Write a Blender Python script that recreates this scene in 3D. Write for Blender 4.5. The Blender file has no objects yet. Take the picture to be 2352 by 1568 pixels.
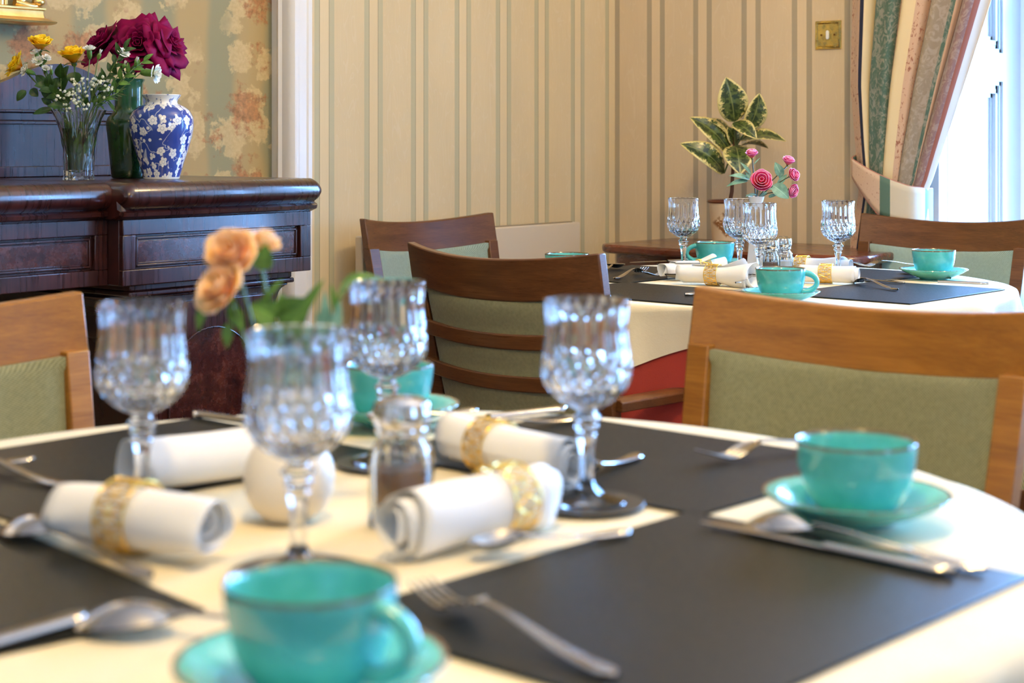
import bpy, bmesh, math, random
from math import sin, cos, pi, sqrt, radians, atan2
from mathutils import Vector, Matrix, noise as mnoise

SC = bpy.context.scene
COL = SC.collection

# ------------------------------------------------------------------ camera
CAMH = 1.048           # eye height
FPX, CX, HY = 3750.0, 1176.0, 322.0    # focal length, centre and horizon row of the 2352x1568 frame
cam_data = bpy.data.cameras.new('camera')
cam_data.sensor_width = 36.0
cam_data.lens = FPX / 2352.0 * 36.0
cam_data.shift_y = -(784.0 - HY) / 2352.0
cam_data.clip_start = 0.05
cam_data.dof.use_dof = True
cam_data.dof.focus_distance = 3.55
cam_data.dof.aperture_fstop = 5.8
cam_data.dof.aperture_blades = 9
cam = bpy.data.objects.new('camera', cam_data)
cam.location = (0, 0, CAMH)
cam.rotation_euler = (pi / 2, 0, 0)
COL.objects.link(cam)
SC.camera = cam

# ------------------------------------------------------------------ view and sky
SC.view_settings.view_transform = 'Standard'
SC.view_settings.look = 'None'
SC.view_settings.exposure = 0.0
SC.view_settings.gamma = 1.0
SC.view_settings.use_curve_mapping = False
SC.cycles.use_denoising = True
SC.cycles.max_bounces = 12
SC.cycles.transmission_bounces = 10
SC.cycles.transparent_max_bounces = 16
SC.cycles.sample_clamp_indirect = 8.0

world = bpy.data.worlds.new('world')
SC.world = world
world.use_nodes = True
wbg = world.node_tree.nodes['Background']
wbg.inputs[0].default_value = (0.32, 0.58, 1.0, 1)
wbg.inputs[1].default_value = 6.0

# room frame: x = along the window wall, y = towards the window wall
RA = radians(-38.38)
U = Vector((0.784, -0.621, 0)); V = Vector((0.621, 0.784, 0))
U.normalize(); V.normalize()
RA = atan2(U.y, U.x)
XL, YB, XR, YF, ZC = -2.973, 4.28, 3.3, -2.6, 2.75     # left wall, window wall, opposite wall, wall behind, ceiling

def rw(b, a, z=0.0):
    """room coordinates to world"""
    return Vector((b * U.x + a * V.x, b * U.y + a * V.y, z))

def lamp(name, kind, loc, energy, color, size=0.1, size_y=None, rot=None, spread=None):
    d = bpy.data.lights.new(name, kind)
    d.energy = energy
    d.color = color
    if kind == 'AREA':
        d.shape = 'RECTANGLE'
        d.size = size
        d.size_y = size_y or size
        if spread: d.spread = spread
    elif kind == 'POINT':
        d.shadow_soft_size = size
    o = bpy.data.objects.new(name, d)
    o.location = loc
    if rot: o.rotation_euler = rot
    COL.objects.link(o)
    return o

# window openings: (x0, x1, z0, z1) on the window wall; (y0, y1, z0, z1) on the opposite wall
WIN1 = (-1.915, -0.85, 0.42, 2.45)
WIN2 = (-0.45, 0.65, 0.42, 2.45)
WIN3 = (1.05, 2.15, 0.42, 2.45)
WIN4 = (0.4, 1.5, 0.42, 2.45)
WALLT = 0.70
DAY = (0.21, 0.48, 1.0)
WARM = (1.0, 0.70, 0.27)
for k, (x0, x1, z0, z1) in enumerate((WIN1, WIN2, WIN3)):
    lamp('daylight', 'AREA', rw((x0 + x1) / 2, YB + WALLT + 0.12, (z0 + z1) / 2), (470, 430, 300)[k], DAY, x1 - x0, z1 - z0,
         rot=(radians(-90), 0, RA))
y0, y1, z0, z1 = WIN4
lamp('daylight', 'AREA', rw(XR + WALLT + 0.12, (y0 + y1) / 2, (z0 + z1) / 2), 26, DAY, y1 - y0, z1 - z0,
     rot=(radians(-90), 0, RA - pi / 2))
# warm ceiling lamps
for (b, a, e) in ((-1.2, 2.8, 60), (-0.5, 0.6, 68), (1.4, 1.8, 36)):
    lamp('ceiling_bulb', 'POINT', rw(b, a, ZC - 0.42), e, WARM, 0.09)

# ------------------------------------------------------------------ helpers
def lin(r, g, b):
    f = lambda c: (c / 255 / 12.92) if c / 255 <= 0.04045 else ((c / 255 + 0.055) / 1.055) ** 2.4
    return (f(r), f(g), f(b), 1.0)

def link(o, parent=None):
    COL.objects.link(o)
    if parent is not None: o.parent = parent
    return o

def tag(o, label=None, cat=None, group=None, kind=None):
    if label: o['label'] = label
    if cat: o['category'] = cat
    if group: o['group'] = group
    if kind: o['kind'] = kind
    return o

def thing(name, label, cat, loc=(0, 0, 0), rz=0.0, group=None):
    o = bpy.data.objects.new(name, None)
    o.empty_display_size = 0.05
    o.location = loc
    o.rotation_euler = (0, 0, rz)
    link(o)
    return tag(o, label, cat, group)

def dup(root, loc=None, rz=None, label=None, group=None, skip=()):
    def cp(o, p):
        c = o.copy()
        link(c)
        c.parent = p
        for ch in list(o.children):
            if ch.name.split('.')[0] in skip: continue
            cp(ch, c)
        return c
    r = cp(root, None)
    if loc is not None: r.location = loc
    if rz is not None: r.rotation_euler = (0, 0, rz)
    if label: r['label'] = label
    if group: r['group'] = group
    return r

class MB:
    """collects geometry; build() links it as ONE mesh object"""
    def __init__(s): s.v = []; s.f = []; s.uv = {}
    def add(s, vs, fs, uvs=None):
        n = len(s.v)
        s.v += [tuple(p) for p in vs]
        s.f += [tuple(i + n for i in f) for f in fs]
        if uvs:
            for i, t in enumerate(uvs): s.uv[n + i] = t
        return s
    def box(s, x0, x1, y0, y1, z0, z1):
        vs = [(x, y, z) for z in (z0, z1) for y in (y0, y1) for x in (x0, x1)]
        return s.add(vs, [(0, 2, 3, 1), (4, 5, 7, 6), (0, 1, 5, 4), (2, 6, 7, 3), (0, 4, 6, 2), (1, 3, 7, 5)])
    def obox(s, c, ax, ay, az):
        """oriented box: centre, three half-axis vectors"""
        c = Vector(c); ax = Vector(ax); ay = Vector(ay); az = Vector(az)
        vs = [c + i * ax + j * ay + k * az for k in (-1, 1) for j in (-1, 1) for i in (-1, 1)]
        return s.add(vs, [(0, 2, 3, 1), (4, 5, 7, 6), (0, 1, 5, 4), (2, 6, 7, 3), (0, 4, 6, 2), (1, 3, 7, 5)])
    def grid(s, fn, nu, nv, cu=False, cv=False, flip=False):
        mu, mv = (nu if cu else nu + 1), (nv if cv else nv + 1)
        vs, uvs = [], []
        for j in range(mv):
            for i in range(mu):
                vs.append(fn(i / nu, j / nv)); uvs.append((i / nu, j / nv))
        fs = []
        for j in range(nv):
            for i in range(nu):
                a = j * mu + i; b = j * mu + (i + 1) % mu
                c = ((j + 1) % mv) * mu + (i + 1) % mu; d = ((j + 1) % mv) * mu + i
                fs.append((a, d, c, b) if flip else (a, b, c, d))
        return s.add(vs, fs, uvs)
    def lathe(s, prof, seg=48, c=(0, 0, 0), mod=None):
        """prof: list of (r, z) from bottom outside up and back; mod(theta, z, r, k) -> r"""
        vs, uvs, fs = [], [], []
        n = len(prof)
        for k, (r, z) in enumerate(prof):
            for i in range(seg):
                t = 2 * pi * i / seg
                rr = mod(t, z, r, k) if mod else r
                vs.append((c[0] + rr * cos(t), c[1] + rr * sin(t), c[2] + z)); uvs.append((i / seg, z))
        for k in range(n - 1):
            for i in range(seg):
                fs.append((k * seg + i, k * seg + (i + 1) % seg, (k + 1) * seg + (i + 1) % seg, (k + 1) * seg + i))
        if prof[0][0] < 1e-4 or True:
            pass
        return s.add(vs, fs, uvs)
    def tube(s, pts, rad, seg=8, caps=True, sx=1.0, flat=None):
        pts = [Vector(p) for p in pts]
        n = len(pts)
        if not isinstance(rad, (list, tuple)): rad = [rad] * n
        up = None; rings = []
        for i, p in enumerate(pts):
            t = (pts[min(i + 1, n - 1)] - pts[max(i - 1, 0)])
            if t.length < 1e-9: t = Vector((0, 0, 1))
            t.normalize()
            if up is None:
                up = Vector((0, 0, 1)) if abs(t.z) < 0.9 else Vector((1, 0, 0))
            x = t.cross(up)
            if x.length < 1e-6: x = t.cross(Vector((0, 1, 0)))
            x.normalize(); up = x.cross(t); up.normalize()
            rings.append([p + (x * cos(2 * pi * k / seg) * sx + up * sin(2 * pi * k / seg)) * rad[i] for k in range(seg)])
        vs = [q for r in rings for q in r]
        fs = [(i * seg + k, i * seg + (k + 1) % seg, (i + 1) * seg + (k + 1) % seg, (i + 1) * seg + k) for i in range(n - 1) for k in range(seg)]
        if caps:
            fs.append(tuple(reversed(range(seg)))); fs.append(tuple((n - 1) * seg + k for k in range(seg)))
        return s.add(vs, fs)
    def sweep(s, pts, sec, closed_sec=True, caps=True, up=(0, 0, 1)):
        """sweep a 2-D section [(n, z)] along pts; n = horizontal normal (right of travel)"""
        pts = [Vector(p) for p in pts]; up = Vector(up); n = len(pts); m = len(sec)
        vs = []
        for i, p in enumerate(pts):
            t = (pts[min(i + 1, n - 1)] - pts[max(i - 1, 0)]).normalized()
            x = t.cross(up).normalized()
            for (a, b) in sec: vs.append(p + x * a + up * b)
        fs = []
        mm = m if closed_sec else m - 1
        for i in range(n - 1):
            for k in range(mm):
                fs.append((i * m + k, i * m + (k + 1) % m, (i + 1) * m + (k + 1) % m, (i + 1) * m + k))
        if caps and closed_sec:
            fs.append(tuple(reversed(range(m)))); fs.append(tuple((n - 1) * m + k for k in range(m)))
        return s.add(vs, fs)
    def ball(s, c, r, seg=12, rings=8, sc=(1, 1, 1)):
        vs = [(c[0], c[1], c[2] - r * sc[2])]
        for j in range(1, rings):
            p = -pi / 2 + pi * j / rings
            for i in range(seg):
                t = 2 * pi * i / seg
                vs.append((c[0] + r * cos(p) * cos(t) * sc[0], c[1] + r * cos(p) * sin(t) * sc[1], c[2] + r * sin(p) * sc[2]))
        vs.append((c[0], c[1], c[2] + r * sc[2]))
        fs = [(0, 1 + (i + 1) % seg, 1 + i) for i in range(seg)]
        for j in range(rings - 2):
            for i in range(seg):
                a = 1 + j * seg + i; b = 1 + j * seg + (i + 1) % seg
                fs.append((a, b, b + seg, a + seg))
        L = len(vs) - 1; o = 1 + (rings - 2) * seg
        fs += [(L, o + i, o + (i + 1) % seg) for i in range(seg)]
        return s.add(vs, fs)
    def xf(s, M):
        s.v = [tuple(M @ Vector(p)) for p in s.v]
        return s
    def build(s, name, mat, parent=None, smooth=38, bevel=0, loc=None, rz=None, solid=0, sub=0, weld=False, fixn=True):
        me = bpy.data.meshes.new(name)
        me.from_pydata(s.v, [], s.f)
        if s.uv:
            uvl = me.uv_layers.new(name='UVMap')
            for lp in me.loops:
                uvl.data[lp.index].uv = s.uv.get(lp.vertex_index, (0, 0))
        if fixn or weld:
            bm = bmesh.new(); bm.from_mesh(me)
            if weld: bmesh.ops.remove_doubles(bm, verts=bm.verts, dist=1e-5)
            if fixn: bmesh.ops.recalc_face_normals(bm, faces=bm.faces)
            bm.to_mesh(me); bm.free()
        if smooth:
            me.shade_smooth()
            if smooth < 180: me.set_sharp_from_angle(angle=radians(smooth))
        me.validate()
        if mat: me.materials.append(mat)
        o = bpy.data.objects.new(name, me)
        link(o, parent)
        if loc is not None: o.location = loc
        if rz is not None: o.rotation_euler = (0, 0, rz)
        if solid:
            md = o.modifiers.new('solid', 'SOLIDIFY'); md.thickness = solid; md.offset = 0
        if bevel:
            md = o.modifiers.new('bevel', 'BEVEL'); md.width = bevel; md.segments = 2; md.limit_method = 'ANGLE'; md.angle_limit = radians(40)
        if sub:
            md = o.modifiers.new('sub', 'SUBSURF'); md.levels = sub; md.render_levels = sub
        return o

def struct(o, name=None):
    o['kind'] = 'structure'
    return o

# ------------------------------------------------------------------ material helpers
class NT:
    def __init__(s, name):
        s.mat = bpy.data.materials.new(name); s.mat.use_nodes = True
        s.t = s.mat.node_tree; s.n = s.t.nodes; s.l = s.t.links
        s.p = s.n['Principled BSDF']
        s._tc = None
    def setv(s, sock, v):
        if v is None: return
        if isinstance(v, bpy.types.NodeSocket): s.l.new(v, sock)
        else: sock.default_value = v
    def node(s, t, **kw):
        n = s.n.new(t)
        for k, v in kw.items(): setattr(n, k, v)
        return n
    def coord(s, which='Object'):
        if s._tc is None: s._tc = s.node('ShaderNodeTexCoord')
        return s._tc.outputs[which]
    def m(s, op, a, b=None, c=None, clamp=False):
        n = s.node('ShaderNodeMath', operation=op); n.use_clamp = clamp
        s.setv(n.inputs[0], a); s.setv(n.inputs[1], b); s.setv(n.inputs[2], c)
        return n.outputs[0]
    def sep(s, v):
        n = s.node('ShaderNodeSeparateXYZ'); s.l.new(v, n.inputs[0]); return n.outputs
    def comb(s, x, y, z=0.0):
        n = s.node('ShaderNodeCombineXYZ'); s.setv(n.inputs[0], x); s.setv(n.inputs[1], y); s.setv(n.inputs[2], z); return n.outputs[0]
    def vscale(s, v, sc):
        n = s.node('ShaderNodeVectorMath', operation='MULTIPLY'); s.l.new(v, n.inputs[0]); n.inputs[1].default_value = sc; return n.outputs[0]
    def noise(s, v, scale, detail=3, rough=0.55, dist=0.0, out='Fac'):
        n = s.node('ShaderNodeTexNoise'); s.setv(n.inputs['Vector'], v); n.inputs['Scale'].default_value = scale
        n.inputs['Detail'].default_value = detail; n.inputs['Roughness'].default_value = rough; n.inputs['Distortion'].default_value = dist
        return n.outputs[out]
    def vor(s, v, scale, out='Distance', rnd=1.0, feature='F1', dim='3D'):
        n = s.node('ShaderNodeTexVoronoi', feature=feature, voronoi_dimensions=dim); s.setv(n.inputs['Vector'], v)
        n.inputs['Scale'].default_value = scale; n.inputs['Randomness'].default_value = rnd
        return n.outputs[out] if isinstance(out, str) else [n.outputs[o] for o in out]
    def ramp(s, fac, stops, interp='LINEAR'):
        n = s.node('ShaderNodeValToRGB'); s.setv(n.inputs[0], fac); r = n.color_ramp; r.interpolation = interp
        while len(r.elements) < len(stops): r.elements.new(0.5)
        for e, (p, c) in zip(r.elements, stops): e.position = p; e.color = c
        return n.outputs[0]
    def mix(s, fac, a, b, blend='MIX'):
        n = s.node('ShaderNodeMix', data_type='RGBA', blend_type=blend)
        s.setv(n.inputs[0], fac); s.setv(n.inputs[6], a); s.setv(n.inputs[7], b)
        return n.outputs[2]
    def mr(s, v, a, b, c=0.0, d=1.0, smooth=False):
        n = s.node('ShaderNodeMapRange'); n.clamp = True
        if smooth: n.interpolation_type = 'SMOOTHSTEP'
        s.setv(n.inputs[0], v); n.inputs[1].default_value = a; n.inputs[2].default_value = b; n.inputs[3].default_value = c; n.inputs[4].default_value = d
        return n.outputs[0]
    def bump(s, h, strength=0.3, dist=0.001):
        n = s.node('ShaderNodeBump'); s.setv(n.inputs['Height'], h); n.inputs['Strength'].default_value = strength; n.inputs['Distance'].default_value = dist
        s.l.new(n.outputs[0], s.p.inputs['Normal'])
    def set(s, **kw):
        names = {'color': 'Base Color', 'rough': 'Roughness', 'metal': 'Metallic', 'spec': 'Specular IOR Level', 'coat': 'Coat Weight', 'coatr': 'Coat Roughness',
                 'trans': 'Transmission Weight', 'ior': 'IOR', 'sheen': 'Sheen Weight', 'sss': 'Subsurface Weight', 'alpha': 'Alpha'}
        for k, v in kw.items(): s.setv(s.p.inputs[names[k]], v)
        return s

def simple(name, col, rough=0.5, **kw):
    t = NT(name); t.set(color=col, rough=rough, **kw); return t.mat

def wood(name, c1, c2, c3, rough=0.35, scale=(1, 1, 1), coat=0.0, ring=14, blot=0.5, spec=0.5, streak=None):
    t = NT(name)
    v = t.vscale(t.coord(), scale)
    n1 = t.noise(v, 5, 5, 0.6, 0.6)
    n2 = t.noise(t.vscale(v, (1, 6, 6)), ring, 4, 0.7) if streak is None else t.noise(t.vscale(t.coord(), streak), 1, 3, 0.6)
    fac = t.m('ADD', t.m('MULTIPLY', n1, blot), t.m('MULTIPLY', n2, 1 - blot))
    col = t.ramp(fac, [(0.32, c1), (0.5, c2), (0.68, c3)])
    t.set(color=col, rough=t.mr(n2, 0.3, 0.7, rough * 0.8, rough * 1.25), coat=coat, coatr=0.15, spec=spec)
    t.bump(n2, 0.02, 0.0004)
    return t.mat

M = {}
# ---- wallpapers
def stripe_paper(name, axis, period, phase, sw, sep_, base, stripe, line, linew, moire=False):
    t = NT(name)
    co = t.sep(t.coord())
    x = co[axis]
    d = t.m('SUBTRACT', x, phase)
    d = t.m('DIVIDE', d, period)
    fr = t.m('SUBTRACT', t.m('FRACT', t.m('ADD', d, 0.5)), 0.5)         # -0.5..0.5, 0 at the pair's centre
    ad = t.m('MULTIPLY', t.m('ABSOLUTE', fr), period)                    # metres from the pair's centre
    off = t.m('ABSOLUTE', t.m('SUBTRACT', ad, sep_ / 2))
    st = t.mr(off, sw / 2 - 0.0006, sw / 2 + 0.0006, 1, 0)
    fine = t.noise(t.vscale(t.coord(), (900, 900, 12) if False else (260, 260, 9)), 1, 2)
    big = t.noise(t.vscale(t.coord(), (3, 3, 1.2)), 1.4, 3)
    b = t.mix(t.mr(big, 0.3, 0.7), base, tuple(c * 0.9 for c in base[:3]) + (1,))
    inside = t.mr(ad, sep_ / 2 - 0.002, sep_ / 2 + 0.002, 1, 0)
    b = t.mix(t.m('MULTIPLY', inside, 0.35), b, tuple(c * 1.08 for c in base[:3]) + (1,))
    # faint watered-silk contour lines in the wide bands
    wv = t.noise(t.vscale(t.coord(), (22, 22, 5.0)), 1.0, 1.5, 0.5, 1.1)
    ln = t.m('ABSOLUTE', t.m('SUBTRACT', t.m('FRACT', t.m('MULTIPLY', wv, 7)), 0.5))
    ln = t.mr(ln, 0.0, 0.09, 1, 0)
    ln = t.m('MULTIPLY', ln, t.m('SUBTRACT', 1.0, inside))
    b = t.mix(t.m('MULTIPLY', ln, 0.12), b, (0.86, 0.80, 0.70, 1))
    c = t.mix(t.m('MULTIPLY', st, 0.85), b, stripe)
    le = t.m('ABSOLUTE', t.m('SUBTRACT', ad, sep_ / 2 - sw / 2))
    lm = t.mr(le, linew, linew + 0.0006, 1, 0)
    c = t.mix(t.m('MULTIPLY', lm, 0.6), c, line)
    c = t.mix(t.m('MULTIPLY', t.m('SUBTRACT', fine, 0.5), 0.18), c, (0.2, 0.17, 0.12, 1))
    t.set(color=c, rough=t.m('SUBTRACT', 0.62, t.m('MULTIPLY', ln, 0.15)), spec=0.35)
    t.bump(fine, 0.08, 0.0006)
    return t.mat
BASE = lin(224, 205, 164)
M['paper_left'] = stripe_paper('striped_paper_left', 1, 0.1835, 3.163, 0.0187, 0.053, BASE, lin(184, 180, 148), lin(120, 112, 90), 0.0009)
M['paper_right'] = stripe_paper('striped_paper_right', 0, 0.1702, -2.8166, 0.0172, 0.049, lin(218, 198, 165), lin(160, 150, 130), lin(140, 125, 100), 0.0003)

def floral_paper():
    t = NT('floral_paper')
    co = t.coord()
    s = t.sep(co)
    P = t.comb(s[1], s[2])                       # along the wall, height
    wob = t.noise(P, 3.0, 2, 0.5, out='Color')
    n = t.node('ShaderNodeVectorMath', operation='MULTIPLY_ADD'); t.l.new(wob, n.inputs[0]); n.inputs[1].default_value = (0.10, 0.10, 0); t.l.new(P, n.inputs[2])
    Pd = n.outputs[0]
    ps = t.sep(Pd)
    band = t.m('SINE', t.m('MULTIPLY', ps[0], 2 * pi / 0.20))
    ground = t.mix(t.mr(band, -0.5, 0.5, smooth=True), lin(146, 142, 110), lin(174, 152, 106))
    # cream acanthus scrolls
    v1 = t.vor(Pd, 9.5, rnd=0.75)
    ed = t.noise(P, 42, 3, 0.6)
    leaf = t.m('ADD', v1, t.m('MULTIPLY', t.m('SUBTRACT', ed, 0.5), 0.55))
    lm = t.m('MULTIPLY', t.mr(leaf, 0.42, 0.48, 1, 0), t.mr(t.noise(P, 4.2, 2), 0.34, 0.42))
    vein = t.mr(t.noise(P, 95, 2, 0.5), 0.35, 0.65)
    cream = t.mix(vein, lin(208, 184, 136), lin(194, 170, 122))
    c = t.mix(t.m('MULTIPLY', lm, 0.75), ground, cream)
    # rust flower clusters
    sh = t.node('ShaderNodeVectorMath', operation='ADD'); t.l.new(P, sh.inputs[0]); sh.inputs[1].default_value = (0.06, 0.11, 0)
    v2 = t.vor(sh.outputs[0], 6.0, rnd=0.5)
    pet = t.noise(P, 30, 3, 0.7)
    cl = t.m('ADD', v2, t.m('MULTIPLY', t.m('SUBTRACT', pet, 0.5), 1.05))
    cm = t.mr(cl, 0.22, 0.38, 1, 0)
    fl = t.mix(t.mr(t.noise(P, 70, 3, 0.6), 0.35, 0.65), lin(186, 118, 72), lin(122, 72, 44))
    c = t.mix(t.m('MULTIPLY', cm, 0.7), c, fl)
    # scattered buds
    v3 = t.vor(P, 26, rnd=1.0)
    bm_ = t.m('MULTIPLY', t.mr(v3, 0.16, 0.22, 1, 0), t.mr(t.noise(P, 7, 1), 0.5, 0.58))
    c = t.mix(t.m('MULTIPLY', bm_, 0.45), c, lin(150, 105, 80))
    t.set(color=c, rough=0.7, spec=0.3)
    return t.mat
M['paper_floral'] = floral_paper()
M['white_paint'] = simple('white_gloss_paint', (0.82, 0.81, 0.78, 1), 0.3)
M['shutter_paint'] = simple('shutter_paint', (0.50, 0.50, 0.50, 1), 0.4)
M['cream_paint'] = simple('cream_paint', (0.80, 0.76, 0.68, 1), 0.4)
M['ceiling'] = simple('ceiling_paint', (0.82, 0.80, 0.75, 1), 0.8)
M['plain_wall'] = simple('plain_wall_paint', (0.66, 0.58, 0.45, 1), 0.7)
t = NT('carpet'); nz = t.noise(t.coord(), 180, 3); t.set(color=t.mix(nz, (0.10, 0.045, 0.03, 1), (0.16, 0.07, 0.05, 1)), rough=0.95); t.bump(nz, 0.5, 0.004); M['carpet'] = t.mat
M['radiator'] = simple('radiator_enamel', lin(222, 208, 184), 0.35)

# thin pane: clear with a fresnel reflection
t = NT('window_pane'); tr = t.node('ShaderNodeBsdfTransparent'); gl = t.node('ShaderNodeBsdfGlossy'); gl.inputs['Roughness'].default_value = 0.02
fr = t.node('ShaderNodeFresnel'); fr.inputs[0].default_value = 1.3; mx = t.node('ShaderNodeMixShader')
t.l.new(fr.outputs[0], mx.inputs[0]); t.l.new(tr.outputs[0], mx.inputs[1]); t.l.new(gl.outputs[0], mx.inputs[2]); t.l.new(mx.outputs[0], t.n['Material Output'].inputs[0]); M['pane'] = t.mat

M['chair_wood'] = wood('chair_wood', lin(122, 74, 20), lin(154, 100, 30), lin(178, 120, 42), 0.36, (1.2, 3, 9), ring=10, blot=0.55)
M['chair_dark'] = wood('chair_wood_dark', lin(74, 42, 18), lin(100, 62, 30), lin(124, 80, 42), 0.33, (1.2, 3, 9), ring=10, blot=0.55)
M['mahogany'] = wood('mahogany', lin(30, 11, 11), lin(50, 20, 17), lin(78, 36, 28), 0.30, (4, 2, 2), coat=0.6, blot=0.55, streak=(4, 150, 4))
M['mahogany_burr'] = wood('mahogany_burr', lin(36, 16, 16), lin(62, 28, 24), lin(92, 48, 38), 0.26, (5, 5, 5), coat=0.8, ring=3, blot=0.8)
M['table_wood'] = wood('side_table_wood', lin(58, 22, 10), lin(96, 42, 20), lin(130, 64, 32), 0.25, (1, 3, 3), coat=0.4, streak=(5, 60, 60))

def fabric(name, c1, c2, sc=1.0):
    t = NT(name)
    s = t.sep(t.coord())
    k = 2 * pi / (0.0036 * sc)
    a = t.m('SINE', t.m('MULTIPLY', t.m('ADD', s[0], s[1]), k)); b = t.m('SINE', t.m('MULTIPLY', s[2], k))
    w = t.m('MULTIPLY', a, b)
    nz = t.noise(t.coord(), 160, 3)
    f = t.mr(t.m('ADD', w, t.m('MULTIPLY', t.m('SUBTRACT', nz, 0.5), 1.2)), -0.9, 0.9)
    t.set(color=t.mix(f, c1, c2), rough=0.85, spec=0.25, sheen=0.15); t.bump(f, 0.35, 0.0012)
    return t.mat
M['fabric'] = fabric('green_upholstery', lin(104, 104, 72), lin(164, 162, 122))
M['fabric_daylit'] = fabric('green_upholstery_daylit', lin(118, 136, 124), lin(164, 184, 170))  # same green upholstery with the blue cast of daylight put into its colour

def leather():
    t = NT('placemat_leather'); nz = t.noise(t.coord(), 320, 3, 0.6); bz = t.noise(t.coord(), 7, 2)
    t.set(color=t.mix(bz, (0.010, 0.011, 0.0095, 1), (0.015, 0.016, 0.014, 1)), rough=t.mr(nz, 0.3, 0.7, 0.38, 0.46), spec=0.11); t.bump(nz, 0.12, 0.0008)
    return t.mat
M['mat'] = leather()
t = NT('coaster_leather'); t.set(color=(0.035, 0.033, 0.028, 1), rough=0.35, spec=0.3); M['coaster'] = t.mat
def linen(name, col, rough=0.8):
    t = NT(name); a = t.noise(t.coord(), 420, 2); b = t.noise(t.coord(), 9, 4, 0.6)
    t.set(color=t.mix(t.mr(b, 0.35, 0.65), col, tuple(c * 0.95 for c in col[:3]) + (1,)), rough=rough, spec=0.2)
    h = t.m('ADD', t.m('MULTIPLY', a, 0.12), b); t.bump(h, 0.35, 0.006)
    return t.mat
M['linen'] = linen('white_linen', (0.80, 0.69, 0.46, 1))
M['red_cloth'] = linen('burgundy_linen', lin(170, 62, 48))
t = NT('paper_napkin'); a = t.noise(t.coord(), 900, 2); t.set(color=(0.88, 0.87, 0.84, 1), rough=0.85, spec=0.15); t.bump(a, 0.2, 0.0006); M['napkin'] = t.mat
M['gold'] = simple('gold_foil', (0.86, 0.58, 0.13, 1), 0.28, metal=1.0)
t = NT('gilt'); a = t.noise(t.coord(), 40, 4); t.set(color=t.mix(a, (0.62, 0.36, 0.08, 1), (0.95, 0.68, 0.26, 1)), rough=0.3, metal=0.9); t.bump(a, 0.15, 0.003); M['gilt'] = t.mat
t = NT('steel'); a = t.noise(t.vscale(t.coord(), (8, 60, 60)), 6, 3); t.set(color=(0.50, 0.47, 0.43, 1), rough=t.mr(a, 0.3, 0.7, 0.10, 0.2), metal=1.0); M['steel'] = t.mat
M['chrome'] = simple('chrome_cap', (0.75, 0.73, 0.70, 1), 0.12, metal=1.0)
t = NT('brass'); a = t.noise(t.coord(), 30, 4, 0.7); t.set(color=t.mix(t.mr(a, 0.4, 0.62), (0.83, 0.60, 0.16, 1), (0.42, 0.34, 0.14, 1)), rough=t.mr(a, 0.3, 0.7, 0.14, 0.35), metal=1.0); M['brass'] = t.mat

def glassm(name, col=(1, 1, 1, 1), ior=1.52, rough=0.0):
    t = NT(name); t.set(color=col, rough=rough, trans=1.0, ior=ior, spec=0.5); return t.mat
M['crystal'] = glassm('cut_crystal', (0.98, 0.99, 1.0, 1), 1.56)
M['glass'] = glassm('clear_glass', (0.97, 0.99, 0.98, 1), 1.48)

def glaze(name, c1, c2, rim, rimz=None, band=0.0022):
    """crackled glossy glaze with a brown edge where the glaze thins (rim given as object height)"""
    t = NT(name); n = t.noise(t.coord(), 30, 4, 0.6); s = t.sep(t.coord())
    c = t.mix(t.mr(n, 0.3, 0.7), c1, c2)
    e = t.m('ADD', s[2], t.m('MULTIPLY', t.m('SUBTRACT', t.noise(t.coord(), 260, 2), 0.5), 0.0026))
    if rimz is not None:
        m_ = t.mr(e, rimz - band, rimz - band * 0.45, 0, 1)
        c = t.mix(m_, c, rim)
    t.set(color=c, rough=0.14, coat=0.4, coatr=0.04)
    return t.mat
M['cup'] = glaze('turquoise_glaze_cup', lin(72, 178, 174), lin(106, 204, 200), lin(104, 76, 44), 0.0605, 0.0042)
M['saucer'] = glaze('turquoise_glaze_saucer', lin(72, 178, 174), lin(106, 204, 200), lin(120, 84, 52), 0.0236, 0.0012)
M['porcelain'] = simple('white_porcelain', (0.86, 0.86, 0.85, 1), 0.16, coat=0.4)
M['cream_ceramic'] = simple('cream_ceramic', (0.80, 0.74, 0.62, 1), 0.4)
# ================================================================== ROOM (room coordinates, objects turned by RA)
def room(mb, name, mat, **kw):
    return struct(mb.build(name, mat, rz=RA, smooth=kw.pop('smooth', 30), **kw))

XF = XL - .07     # the floral wall stands a little deeper than the striped one
SPLIT = 2.866     # where the striped wall's white corner trim stands
room(MB().box(XL - .3, XR + .9, YF - .2, YB + .9, -.06, 0), 'floor', M['carpet'])
room(MB().box(XL - .3, XR + .9, YF - .2, YB + .9, ZC, ZC + .06), 'ceiling', M['ceiling'])
room(MB().box(XL - .27, XL, SPLIT, YB + .7, 0, ZC), 'wall_left', M['paper_left'])
room(MB().box(XF - .2, XF, YF - .2, SPLIT, 0, ZC), 'wall_sideboard_side', M['paper_floral'])
def wall_with(mb, lo, hi, wins, z1, horiz):
    """wall slab along one axis with openings; horiz(x0,x1,z0,z1) adds a box"""
    x = lo
    for (a, b, c, d) in wins:
        horiz(x, a, 0, z1); horiz(a, b, 0, c); horiz(a, b, d, z1); x = b
    horiz(x, hi, 0, z1)
mb = MB(); wall_with(mb, XL, XR + .7, (WIN1, WIN2, WIN3), ZC, lambda a, b, c, d: mb.box(a, b, YB, YB + WALLT, c, d)); room(mb, 'wall_window_side', M['paper_right'])
mb = MB(); wall_with(mb, YF - .2, YB, (WIN4,), ZC, lambda a, b, c, d: mb.box(XR, XR + WALLT, a, b, c, d)); room(mb, 'wall_right', M['plain_wall'])
room(MB().box(XL - .27, XR + .7, YF - .2, YF, 0, ZC), 'wall_behind', M['plain_wall'])
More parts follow.
